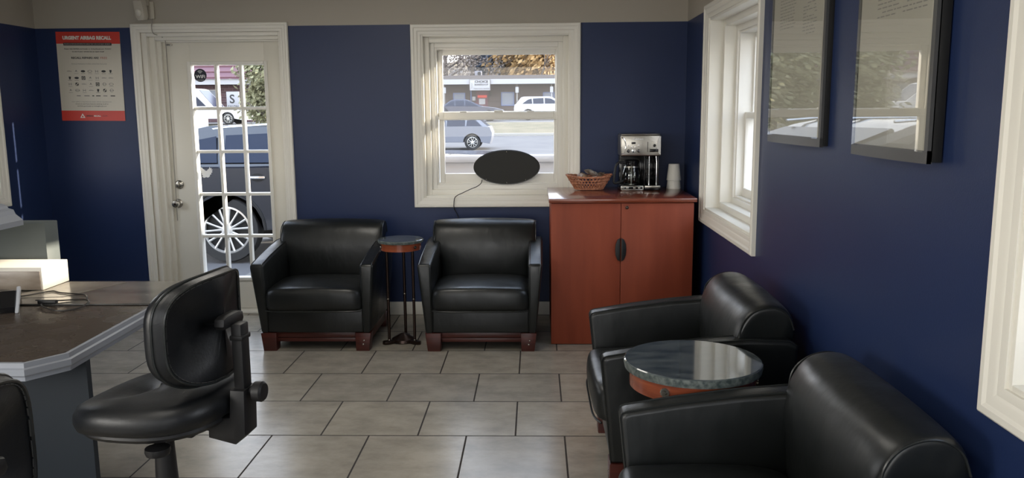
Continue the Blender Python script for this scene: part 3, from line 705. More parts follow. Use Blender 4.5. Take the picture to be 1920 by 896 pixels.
# ------------------------------------------------------------------ oval sign and its cable
OV = thing('oval_sign', 'dark oval window sign seen from behind, hanging against the lower sash', 'sign', (-.211, 6.035, 1.085))
bm = NB()
def oval(a, b, n=56): return [(a * math.cos(2 * PI * k / n), b * math.sin(2 * PI * k / n)) for k in range(n)]
loft(bm, [[(x * s, y, z * s) for x, z in oval(.240, .1235)] for s, y in ((.97, -.024), (.99, -.021), (1, -.016), (1, .0), (.99, .004))])
obj('sign_body', bm, M['oval'], OV, sharp=30)
bm = NB(); tube(bm, [(x * 1.0, -.016, z * 1.0) for x, z in oval(.240, .1235)], .003, 6, closed=True); obj('rim', bm, M['gloss_black'], OV)
for x, z in ((-.15, -.088), (0, -.112), (.138, -.092), (0, .112)): bm = NB(); lathe(bm, [(.003, -.0235), (.003, -.026), (.001, -.027)], (x, z), 8, axis='y'); obj('screw', bm, M['nickel'], OV)
cp_ = smooth_path([(-.392, 6.010, .995), (-.398, 5.985, .972), (-.425, 5.940, .952), (-.47, 5.920, .935), (-.525, 5.915, .91), (-.580, 5.912, .880), (-.592, 5.910, .83), (-.590, 5.918, .79), (-.575, 5.932, .76), (-.557, 5.936, .70), (-.552, 5.936, .62), (-.56, 5.936, .45), (-.55, 5.93, .30)], 8)
bm = NB(); tube(bm, cp_, .0030, 6); tag(obj('power_cord', bm, M['cable']), 'thin dark power cord running down from the oval window sign', 'cord')

# ------------------------------------------------------------------ motion sensor with cable
MS = thing('motion_sensor', 'small white motion detector on a bracket above the door casing', 'sensor', (-2.735, D, 2.20))
bm = NB(); box(bm, -.018, .040, -.020, -.001, -.045, .075, .004); box(bm, -.012, .012, -.045, -.015, .045, .095, .004); obj('bracket', bm, M['sensor'], MS)
mm = Matrix.Translation((-.028, -.070, .010)) @ Matrix.Scale(1.2, 4) @ Matrix.Rotation(-.25, 4, 'Z') @ Matrix.Rotation(.18, 4, 'X')
bm = NB(); prism(bm, [(-.030, .055), (.030, .055), (.030, -.035), (.018, -.056), (-.018, -.056), (-.030, -.035)], 'y', -.022, .022, .006, mtx=mm); bd_ = obj('detector_body', bm, M['sensor'], MS)
bm = NB(); lathe(bm, [(.021, -.020), (.020, -.028), (.013, -.034), (.002, -.036)], (0, -.012), 24, axis='y'); bmesh.ops.transform(bm, matrix=mm, verts=bm.verts[:]); obj('lens', bm, mat('sensor_lens', (.66, .63, .55), .25), bd_)
bm = NB(); tube(bm, smooth_path([(-2.71, D - .02, 2.155), (-2.705, D - .035, 2.135), (-2.712, D - .036, 2.10), (-2.705, D - .033, 2.055), (-2.690, D + .02, 2.043), (-2.678, D + .04, 2.036), (-2.668, D + .062, 2.018), (-2.666, D + .068, 1.99), (-2.672, D + .085, 1.90), (-2.675, D + .088, 1.3), (-2.68, D + .088, .7)], 6), .003, 6)
tag(obj('sensor_cable', bm, M['grey_cable']), 'thin cable from the motion detector over the door casing and down the jamb', 'cable')

# ------------------------------------------------------------------ recall poster
PW, PH = .463, .628
PO = thing('recall_poster', 'red and cream airbag recall poster on the blue wall left of the door', 'poster', (-3.197, D - .0015, 1.759)); PO.rotation_euler = (0, .012, 0)
bm = NB(); box(bm, -PW / 2, PW / 2, -.003, 0, -PH / 2, PH / 2); obj('sheet', bm, M['poster_paper'], PO, smooth=False)
def pz(f): return PH / 2 - PH * f
def flat(bm, u0, u1, v0, v1, y=-.0036): box(bm, -PW / 2 + PW * u0, -PW / 2 + PW * u1, y, -.003, pz(v1), pz(v0))
for v in ((0, .132), (.885, 1)): bm = NB(); flat(bm, 0, 1, *v); obj('red_band', bm, M['poster_red'], PO, smooth=False)
bm = NB(); flat(bm, .11, .865, .122, .152, -.0042); obj('black_bar', bm, M['ink'], PO, smooth=False)
def pt(s, u, v, w_, h_, m='ink', b=.0, y=-.0040): text('lettering', s, M[m], PO, (-PW / 2 + PW * u, y, pz(v)), PW * w_, PH * h_, bold=b)
pt('URGENT AIRBAG RECALL', .485, .067, .76, .042, 'ink_white', .06)
pt('MILLIONS OF VEHICLES HAVE DEFECTIVE AIRBAGS THAT CAN CAUSE INJURY OR DEATH', .487, .137, .72, .012, 'ink_white', 0, -.0046)
pt('Please visit NHTSA.gov/recalls or AirbagRecall.com TODAY', .49, .192, .74, .016, 'ink', .02)
pt('to see if your vehicle has an open recall', .49, .222, .50, .016, 'ink', .02)
pt('RECALL REPAIRS ARE', .435, .290, .43, .023, 'ink', .03); pt('FREE', .73, .290, .105, .023, 'ink_red')
pt('VEHICLE MANUFACTURERS AFFECTED INCLUDE', .49, .358, .56, .012, 'ink_grey')
pt('Your safety is important to every vehicle manufacturer.', .49, .785, .64, .014, 'ink_grey', .01)
pt('Check to see if you have an existing recall at', .49, .810, .52, .014, 'ink', .01)
pt('NHTSA.gov/recalls or AirbagRecall.com', .49, .835, .46, .014, 'ink', .01)
pt('AIRBAG', .44, .945, .11, .017, 'ink', .02, -.0042); pt('RECALL', .565, .945, .11, .017, 'ink_white', .03, -.0042); pt('.COM', .68, .945, .08, .015, 'ink', 0, -.0042)
bm = NB(); c = (-PW / 2 + PW * .33, pz(.945)); prism(bm, [(c[0] - .019, c[1] - .014), (c[0] + .019, c[1] - .014), (c[0], c[1] + .018)], 'y', -.0042, -.003); obj('triangle_mark', bm, M['ink_white'], PO, smooth=False)
bm = NB(); lathe(bm, [(.006, -.0042), (.006, -.0048)], (c[0], c[1] - .004), 12, axis='y'); obj('triangle_dot', bm, M['poster_red'], PO, smooth=False)
rows = [(.440, 'wtorhos'), (.515, 'soqthww'), (.585, 'hcwtqgr'), (.655, 'tehwscg')]
for v, kinds in rows:
    for i, k in enumerate(kinds):
        u = .17 + i * .108; x, z = -PW / 2 + PW * u, pz(v); bm = NB(); mm_ = 'ink' if k in 'osqc' else 'ink_grey'
        if k == 'o': loft(bm, [[(x + a, y, z + b) for a, b in oval(.016, .008, 20)] for y in (-.003, -.004)])
        if k in 'cegr': tube(bm, [(x + a, -.0035, z + b) for a, b in oval(.011 if k in 'cg' else .015, .011 if k in 'cg' else .008, 20)], .0016, 4, closed=True)
        if k == 'c': box(bm, x - .011, x, -.004, -.003, z, z + .009); box(bm, x, x + .010, -.004, -.003, z - .009, z)
        if k in 'eg': box(bm, x - .016, x + .016, -.004, -.003, z - .0012, z + .0012)
        if k == 'q': rframe(bm, lambda a, zz, h: (a, h, zz), (x - .013, x + .013, z - .013, z + .013), .005, -.003, -.004, 0); box(bm, x - .005, x + .005, -.004, -.003, z - .005, z + .005)
        if k == 's': prism(bm, [(x - .007, z + .010), (x + .009, z + .009), (x + .007, z - .004), (x, z - .014), (x - .006, z - .004)], 'y', -.004, -.003)
        if k == 'w': box(bm, x - .017, x + .017, -.004, -.003, z - .002, z + .001); box(bm, x - .012, x + .006, -.004, -.003, z + .003, z + .0045)
        if k == 't': prism(bm, [(x - .009, z - .004), (x, z + .010), (x + .009, z - .004), (x, z - .001)], 'y', -.004, -.003)
        if k == 'h': box(bm, x - .010, x - .007, -.004, -.003, z - .008, z + .008); box(bm, x + .007, x + .010, -.004, -.003, z - .008, z + .008); box(bm, x - .008, x + .008, -.004, -.003, z - .0015, z + .0015)
        if k in 'shtor': box(bm, x - .015, x + .015, -.004, -.003, z - .0175, z - .0155)
        obj('emblem', bm, M[mm_], PO, smooth=False)
for u, w_, m_ in ((.29, .06, 'ink_grey'), (.42, .08, 'ink_grey'), (.52, .03, 'ink'), (.60, .07, 'ink'), (.71, .06, 'ink_grey'), (.83, .07, 'ink')):
    bm = NB(); flat(bm, u - w_ / 2, u + w_ / 2, .712, .722, -.004); obj('emblem', bm, M[m_], PO, smooth=False)

# ------------------------------------------------------------------ curved frames on the right wall
def picture(y0, y1, z0, z1, label, cols, seed):
    rg = random.Random(seed)
    rt = thing('picture_frame', label, 'picture', (RX, (y0 + y1) / 2, z0), 0, 'curved framed notices on the right wall')
    hw = (y1 - y0) / 2; H = z1 - z0; N = 20
    def xs(y, o=0): return -.034 - .012 * (1 - (y / hw) ** 2) - o
    ys = [-hw + 2 * hw * k / N for k in range(N + 1)]
    def sheet(bm, ya, yb, za, zb_, o0, o1):
        yy = [ya + (yb - ya) * k / N for k in range(N + 1)]
        secs = [[(xs(y, o0), y, za), (xs(y, o1), y, za), (xs(y, o1), y, zb_), (xs(y, o0), y, zb_)] for y in yy]; loft(bm, secs)
    bm = NB(); box(bm, -.0380, -.030, -hw + .010, hw - .010, .012, H - .012); obj('backing_board', bm, M['frame_dark'], rt)
    bm = NB(); box(bm, -.040, -.0385, -hw + .015, hw - .015, .030, H - .03); pp = obj('paper_sheet', bm, M['cert'], rt)
    bm = NB(); gx = lambda y, o: -.0475 + .0010 * (1 - (y / hw) ** 2) - o; yy = [-hw + .014 + (2 * hw - .028) * k / N for k in range(N + 1)]
    loft(bm, [[(gx(y, 0), y, .030), (gx(y, .002), y, .030), (gx(y, .002), y, H - .03), (gx(y, 0), y, H - .03)] for y in yy]); obj('glazing', bm, M['acrylic'], rt, sharp=60)
    bm = NB(); sheet(bm, -hw, hw, 0, .034, -.002, .010); sheet(bm, -hw, hw, H - .034, H, -.002, .010)
    for a, b in ((-hw, -hw + .017), (hw - .017, hw)):
        loft(bm, [[(xs(a, -.004), a, z), (xs(a, .009), a, z), (xs(b, .009), b, z), (xs(b, -.004), b, z)] for z in (0, H)])
    obj('frame_rim', bm, M['frame_grey'], rt)
    bm = NB()
    for s in (-1, 1):
        bm = NB(); box(bm, -.034, -.004, s * hw - (.008 if s > 0 else 0), s * hw + (.008 if s < 0 else 0), .004, H - .004, .001); obj('frame_side', bm, M['frame_dark'], rt)  # dark strip for the frame's depth plus its shadow on the wall
    bm = NB()
    for c0, c1, zt, zb_, sl in cols:
        z = zt
        while z > zb_:
            y = c1
            while y > c0 + .02:   # the text reads from far (high y) to near
                l = rg.uniform(.012, .04); e_ = max(y - l, c0)
                if rg.random() < .9:
                    za = z + sl * (y - c1); v = [bm.verts.new(q) for q in ((-.0405, y, za), (-.0405, e_, za), (-.0405, e_, za + .0035), (-.0405, y, za + .0035))]; bm.faces.new(v)
                y = e_ - .007
            z -= .0125
    obj('printed_lines', bm, M['ink_grey'], pp, smooth=False)
    return rt
P1_ = picture(3.052, 3.640, 1.355, 2.115, 'narrower-looking curved framed notice on the right wall, nearer the far window', [(-.20, -.06, .62, .42, 0), (.02, .2, .66, .46, 0)], 3); P1_.rotation_euler = (0, 0, .045)
picture(2.190, 2.712, 1.350, 2.110, 'larger-looking curved framed notice on the right wall, nearer the viewer', [(-.20, .12, .66, .40, 0)], 9)

# ------------------------------------------------------------------ reception desk
DZ = .78
DK = thing('reception_desk', 'dark-topped reception desk with pale grey moulded edge and slate panel', 'desk', (-2.4, 2.9, 0))
def dk(p): return (p[0] + 2.4, p[1] - 2.9)
top = [dk(p) for p in [(-3.40, 2.283), (-1.498, 2.283), (-1.430, 2.378), (-1.462, 3.443), (-3.40, 3.449)]]
bm = NB(); prism(bm, top, 'z', DZ - .045, DZ, .002); obj('desk_top', bm, M['desk_top'], DK)
bm = NB(); prof = [(0, .002), (.012, .002), (.014, -.012), (.020, -.016), (.020, -.034), (.014, -.040), (.014, -.052), (0, -.052)]
path = [(-3.40, 2.283), (-1.498, 2.283), (-1.430, 2.378), (-1.462, 3.443)]
secs = []
for i, p in enumerate(path):
    p = Vector(p); dirs = []
    if i > 0: dirs.append((p - Vector(path[i - 1])).normalized())
    if i < len(path) - 1: dirs.append((Vector(path[i + 1]) - p).normalized())
    ns = [Vector((d.y, -d.x)) for d in dirs]; n_ = sum(ns, Vector((0, 0))); n_ = n_ / n_.length; k = 1 / n_.dot(ns[0])
    secs.append([(*dk(p + n_ * (u * k)), DZ + z) for u, z in prof])
loft(bm, secs); obj('edge_moulding', bm, M['desk_edge'], DK, sharp=25)
bm = NB(); a_ = dk((-1.415, 2.400)); b_ = dk((-3.36, 2.30)); prism(bm, [dk((-3.36, 2.480)), dk((-1.428, 2.480)), dk((-1.428, 2.505)), dk((-3.36, 2.505))], 'z', 0, DZ - .047, .004)
obj('near_panel', bm, M['desk_panel'], DK)
bm = NB(); prism(bm, [dk((-3.36, 2.55)), dk((-2.35, 2.55)), dk((-2.35, 3.42)), dk((-3.36, 3.42))], 'z', 0, DZ - .047, .004); obj('drawer_pedestal', bm, M['desk_panel'], DK)
RC = thing('raised_counter', 'grey raised counter wall with pale moulded ledge behind the desk at left', 'counter', (-2.75, 3.55, 0))
bm = NB(); box(bm, -.75, .607, -.05, .05, 0, 1.028, .004); obj('pony_wall', bm, M['pony'], RC)
bm = NB(); prof = [(-.30, 1.075), (-.30, 1.150), (.0, 1.150), (.62, 1.150), (.640, 1.142), (.645, 1.132), (.665, 1.126), (.672, 1.108), (.70, 1.085), (.70, 1.064), (.66, 1.060), (-.30, 1.060)]
mm = Matrix.Rotation(-.30, 4, 'Z')
prism(bm, [(x, z) for x, z in prof], 'y', -.60, -.20, .0, mtx=None); bmesh.ops.transform(bm, matrix=Matrix.Translation((.0, -.14, -.004)), verts=bm.verts[:]); obj('moulded_ledge', bm, M['desk_edge'], RC, sharp=20)
for x in (.3, -.3): bm = NB(); box(bm, x, x + .08, -.50, -.05, .99, 1.056, .004); obj('ledge_bracket', bm, M['pony'], RC)

MT = thing('desk_mat', 'thin clear-topped desk mat with grey printed sheet on the desk', 'desk mat', (0, 0, DZ + .001))
bm = NB(); prism(bm, [(-2.42, 2.985), (-1.452, 2.998), (-1.474, 3.420), (-2.42, 3.43)], 'z', 0, .004, .001); obj('mat_base', bm, M['mat_dark'], MT)
bm = NB(); prism(bm, [(-2.41, 2.993), (-1.462, 3.006), (-1.483, 3.412), (-2.41, 3.422)], 'z', .004, .0052); obj('printed_sheet', bm, M['mat_print'], MT)
bm = NB(); prism(bm, [(-2.08, 3.10), (-1.86, 3.115), (-1.74, 3.39), (-2.0, 3.40)], 'z', DZ + .0065, DZ + .0075); tag(obj('paper_sheet', bm, mat('grey_photo_paper', (.19, .17, .145), .2, noise=(7, (.30, .28, .24), 5)), smooth=False), 'loose printed sheet lying on the desk mat beside the white carton', 'paper')
BX = thing('wrapped_carton', 'low white carton with brown shrink-wrapped side on the desk mat', 'carton', (-2.30, 3.335, DZ + .0085))
bm = NB(); box(bm, -.30, .292, -.105, .085, 0, .094, .003); obj('carton_body', bm, M['box_white'], BX)
bm = NB(); box(bm, -.30, .285, -.1085, -.104, .002, .078, .001); obj('wrapped_side', bm, M['box_brown'], BX, label='brown shrink-wrapped side')
# card terminal
CT = thing('card_terminal', 'black card terminal with pale grey side standing on the desk at left edge', 'terminal', (-2.02, 2.93, DZ + .001), .42)
bm = NB(); prism(bm, [(-.085, 0), (.085, 0), (.060, .035), (-.01, .070), (-.03, .072), (-.085, .020)], 'x', -.16, .085, .006); t1 = obj('terminal_body', bm, M['gloss_black'], CT)
bm = NB(); prism(bm, [(-.100, 0), (-.080, 0), (.006, .066), (.004, .080), (-.012, .082)], 'x', .085, .097, .003); obj('side_cover', bm, mat('pale_grey_plastic', (.36, .38, .42), .35), CT, label='pale grey side cover')
bm = NB()
for i in range(4):
    for k in range(3): box(bm, -.13 + i * .030, -.110 + i * .030, -.064 + k * .018, -.052 + k * .018, .036 + k * .014, .044 + k * .0145, .002)
obj('keypad', bm, M['black_plastic'], t1)
zc = DZ + .009
bm = NB(); tube(bm, smooth_path([(-1.90, 3.00, DZ + .02), (-1.83, 3.03, zc + .003), (-1.74, 3.06, zc), (-1.70, 3.00, zc), (-1.705, 2.93, DZ + .004), (-1.76, 2.90, DZ + .004), (-1.83, 2.935, DZ + .010), (-1.86, 2.97, DZ + .012)], 8), .0028, 6); lp = bm
tube(bm, smooth_path([(-1.74, 3.06, zc), (-1.78, 3.13, zc + .002), (-1.90, 3.17, zc + .002), (-1.96, 3.20, zc + .002), (-2.03, 3.11, zc + .002), (-2.10, 3.20, zc + .002), (-2.35, 3.19, zc + .002)], 8), .0028, 6)
CB_ = obj('terminal_cable', bm, M['cable']); tag(CB_, 'black cable looping on the desk mat beside the card terminal', 'cable')
bm = NB(); box(bm, -1.885, -1.815, 2.985, 3.005, DZ + .008, DZ + .022, .003); o = obj('plug', bm, M['black_plastic'], CB_)
bm = NB(); pts = [(-1.86 + .085 * math.cos(a) - .05, 2.60 + .060 * math.sin(a), DZ + .004 + .002 * math.cos(3 * a)) for a in [k * .3 - 1.8 for k in range(18)]]
tube(bm, pts, .0026, 6); tag(obj('loose_wire', bm, M['cable']), 'loose black wire loop lying at the near left of the desk top', 'wire')

# ------------------------------------------------------------------ drafting stools
def make_stool():
    rt = thing('drafting_stool', '', 'stool')
    # local: faces -X; seat centre at origin, seat top .79
    bm = NB(); secs = []
    def outl(s, z, n=44):
        r = []
        for k in range(n):
            a = 2 * PI * k / n; c, sn = math.cos(a), math.sin(a); ex = .78
            x = .212 * math.copysign(abs(c) ** ex, c); y = .200 * math.copysign(abs(sn) ** ex, sn)
            if x < 0: y *= 1 - .18 * (x / .212) ** 2
            drop = .030 * max(0, -x / .212) ** 2.2 - .012 * max(0, x / .212) ** 2
            r.append((x * s, y * s, z - drop * (1 if z > .71 else .6)))
        return r
    for s, z in ((.90, .706), (.97, .712), (1.0, .730), (.995, .750), (.95, .768), (.85, .778), (.6, .781), (.3, .778), (.02, .776)): secs.append(outl(s, z))
    loft(bm, secs); se = obj('seat', bm, M['leather2'], rt, sharp=70)
    bm = NB(); loft(bm, [outl(.88, .690), outl(.92, .700), outl(.90, .712)]); obj('seat_shell', bm, M['black_plastic'], se)
    bm = NB(); box(bm, -.09, .13, -.075, .075, .668, .694, .006); box(bm, .10, .235, -.030, .030, .672, .692, .004); obj('tilt_plate', bm, M['black_plastic'], rt)
    bm = NB(); tube(bm, [(.06, -.06, .672), (.075, -.135, .668)], .006, 8); lathe(bm, [(.001, .655), (.028, .656), (.031, .664), (.030, .674), (.001, .678)], (.080, -.150), 20); obj('adjuster_knob', bm, M['black_plastic'], rt)
    bm = NB(); lathe(bm, [(.0235, .672), (.026, .60), (.030, .50), (.033, .40), (.036, .30), (.037, .14)], n=24); lathe(bm, [(.028, .672), (.028, .662), (.024, .658)], n=24); obj('column', bm, M['black_plastic'], rt)
    bm = NB(); tube(bm, [(.20 * math.cos(2 * PI * k / 48), .20 * math.sin(2 * PI * k / 48), .392) for k in range(48)], .0095, 8, closed=True)
    fr = obj('foot_ring', bm, M['chrome'], rt, label='chrome foot ring')
    bm = NB()
    for k in range(3):
        a = 2 * PI * k / 3 + .6; tube(bm, [(.03 * math.cos(a), .03 * math.sin(a), .375), (.195 * math.cos(a), .195 * math.sin(a), .392)], .007, 8)
    lathe(bm, [(.045, .355), (.048, .36), (.048, .395), (.038, .40)], n=24); obj('ring_spoke', bm, M['black_plastic'], fr)
    for k in range(5):
        a = 2 * PI * k / 5 + .3; d = Vector((math.cos(a), math.sin(a), 0)); n_ = Vector((-d.y, d.x, 0))
        bm = NB(); secs = []
        for t, w_, z0, z1 in ((.02, .030, .085, .140), (.14, .024, .082, .115), (.24, .018, .072, .095)):
            p = d * t; secs.append([tuple(p + n_ * w_ + Vector((0, 0, z0))), tuple(p + n_ * w_ * .7 + Vector((0, 0, z1))), tuple(p - n_ * w_ * .7 + Vector((0, 0, z1))), tuple(p - n_ * w_ + Vector((0, 0, z0)))])
        loft(bm, secs); lg = obj('base_leg', bm, M['black_plastic'], rt)
        bm = NB(); p = d * .23
        for s in (-1, 1):
            q = p + n_ * s * .014; tube(bm, [q - n_ * .009 + Vector((0, 0, .030)), q + n_ * .009 + Vector((0, 0, .030))], .030, 18)
        tube(bm, [p + Vector((0, 0, .03)), p + Vector((0, 0, .08))], .007, 8); obj('caster', bm, M['black_plastic'], lg)
    # J-bar and back
    bm = NB()
    box(bm, .120, .235, -.026, .026, .668, .705, .010); prism(bm, [(.150, .655), (.225, .640), (.256, .668), (.260, .79), (.218, .79), (.212, .715), (.150, .712)], 'y', -.036, .036, .008)
    jb = obj('back_bar', bm, M['black_plastic'], rt)
    bm = NB(); box(bm, .224, .254, -.022, .022, .77, .962, .006); box(bm, .221, .257, -.025, .025, .918, .932, .004); obj('bar_sleeve', bm, M['black_plastic'], jb)
    bm = NB(); tube(bm, [(.256, 0, .778), (.272, 0, .778)], .012, 12); lathe(bm, [(.018, .268), (.026, .272), (.027, .292), (.022, .298), (.001, .299)], (0, .778), 24, axis='x'); kb = obj('back_knob', bm, M['black_plastic'], jb)
    bm = NB()
    bm2 = bm; prism(bm, [(-.046, .952), (.046, .952), (.054, .962), (.050, .980), (.03, .986), (-.03, .986), (-.050, .980), (-.054, .962)], 'x', .196, .226, .007); br_ = obj('back_bracket', bm, M['black_plastic'], jb)
    def bo(s, x, n=52):
        r = []
        for k in range(n):
            a = 2 * PI * k / n; c, sn = math.cos(a), math.sin(a); ex = .55
            y = .192 * math.copysign(abs(c) ** ex, c); z = .128 * math.copysign(abs(sn) ** ex, sn)
            z += .010 * (1 - (y / .192) ** 2) if z > 0 else -.018 * (1 - (y / .192) ** 2)
            curve = -.055 * (y / .192) ** 2
            r.append((x + curve, y * s, .955 + z * s - .0))
        return r
    bm = NB(); loft(bm, [bo(.02, .198), bo(.6, .199), bo(.90, .198), bo(.955, .196), bo(.965, .190), bo(.985, .183), bo(1.0, .172), bo(1.0, .160), bo(.97, .146), bo(.88, .136), bo(.6, .128), bo(.02, .126)])
    bkr = obj('backrest', bm, M['leather2'], rt, sharp=60)
    bm = NB(); tube(bm, bo(.955, .1985), .0035, 6, closed=True); tube(bm, bo(1.003, .170), .0035, 6, closed=True); obj('piping', bm, M['leather_seam'], bkr)
    bm = NB(); pts = bo(.925, .2000)
    for k in range(0, len(pts)):
        a, b = Vector(pts[k]), Vector(pts[(k + 1) % len(pts)]); tube(bm, [a, a + (b - a) * .80], .0012, 4)
    obj('stitching', bm, mat('dark_thread', (.05, .05, .05), .5), bkr)
    return rt
s0 = make_stool(); s0.location = (-1.005, 2.085, 0.0); s0.rotation_euler = (0, 0, math.radians(-8))
s0['label'] = 'black drafting stool in front of the desk, seat and whole backrest seen from behind'; s0['group'] = 'black drafting stools'
s1 = copy_tree(s0); s1.location = (-1.044, 1.172, 0); s1.rotation_euler = (0, 0, math.radians(-12)); s1['label'] = 'black drafting stool cut off at the bottom left corner, only its backrest showing'

# ------------------------------------------------------------------ outdoors: ground
def gz(y):
    for a, b, za, zb_ in ((-99, 35, -.15, -.17), (35, 45, -.17, .10), (45, 52, .10, .72), (52, 56, .72, .78), (56, 300, .78, .9)):
        if y <= b: return za + (zb_ - za) * max(0, (y - a) / (b - a))
    return .9
bm = NB(); ys = [6.2, 8, 12, 20, 29, 35, 38, 41, 45, 47, 49.5, 52, 54, 56, 70, 130]; xs_ = [-90, -40, -3, 12, 90]
gv = [[bm.verts.new((x, y, gz(y))) for x in xs_] for y in ys]
for i in range(len(ys) - 1):
    for k in range(len(xs_) - 1):
        f = bm.faces.new((gv[i][k], gv[i][k + 1], gv[i + 1][k + 1], gv[i + 1][k])); yc = (ys[i] + ys[i + 1]) / 2
        f.material_index = 2 if 45 < yc < 52 else (1 if yc < 29 and k == 2 else 0)
structo(obj('ground', bm, [M['asphalt'], M['concrete'], M['drygrass']], smooth=False))
bm = NB(); v = [bm.verts.new(p) for p in ((-90, -40, -.15), (90, -40, -.15), (90, 6.2, -.15), (-90, 6.2, -.15))]; bm.faces.new(v); structo(obj('ground', bm, M['asphalt'], smooth=False))
bm = NB(); box(bm, -4.2, 1.6, D + WT, 7.05, -.16, -.04, .01); structo(obj('sidewalk', bm, M['kerb']))
bm = NB(); box(bm, -60, 60, 44.75, 45.0, 0, .24, .02); structo(obj('kerb', bm, M['kerb']))

NB_ = thing('unseen_sun_blocker', 'plain tan block added out of view beyond the right wall windows to shade the desk', 'building', (14, 9, -.15))  # unseen block added to keep low sun off the floor and desk
bm = NB(); box(bm, 0, 8, -5.5, 5.5, 0, 5.35); obj('brick_wall', bm, M['ext_wall'], NB_, smooth=False)
bm = NB(); box(bm, -.15, 8.15, -5.65, 5.65, 5.35, 5.50, .02); obj('coping', bm, M['kerb'], NB_)
LWL = thing('low_white_wall', 'low white wall outside, showing behind the dark oval sign in the lower sash', 'wall', (.1, 7.2, -.15))
bm = NB(); box(bm, -1.45, 1.45, -.07, .07, 0, 1.20, .004); obj('wall_body', bm, M['white_paint'], LWL); bm = NB(); box(bm, -1.48, 1.48, -.10, .10, 1.20, 1.26, .01); obj('coping', bm, M['white_paint'], LWL)

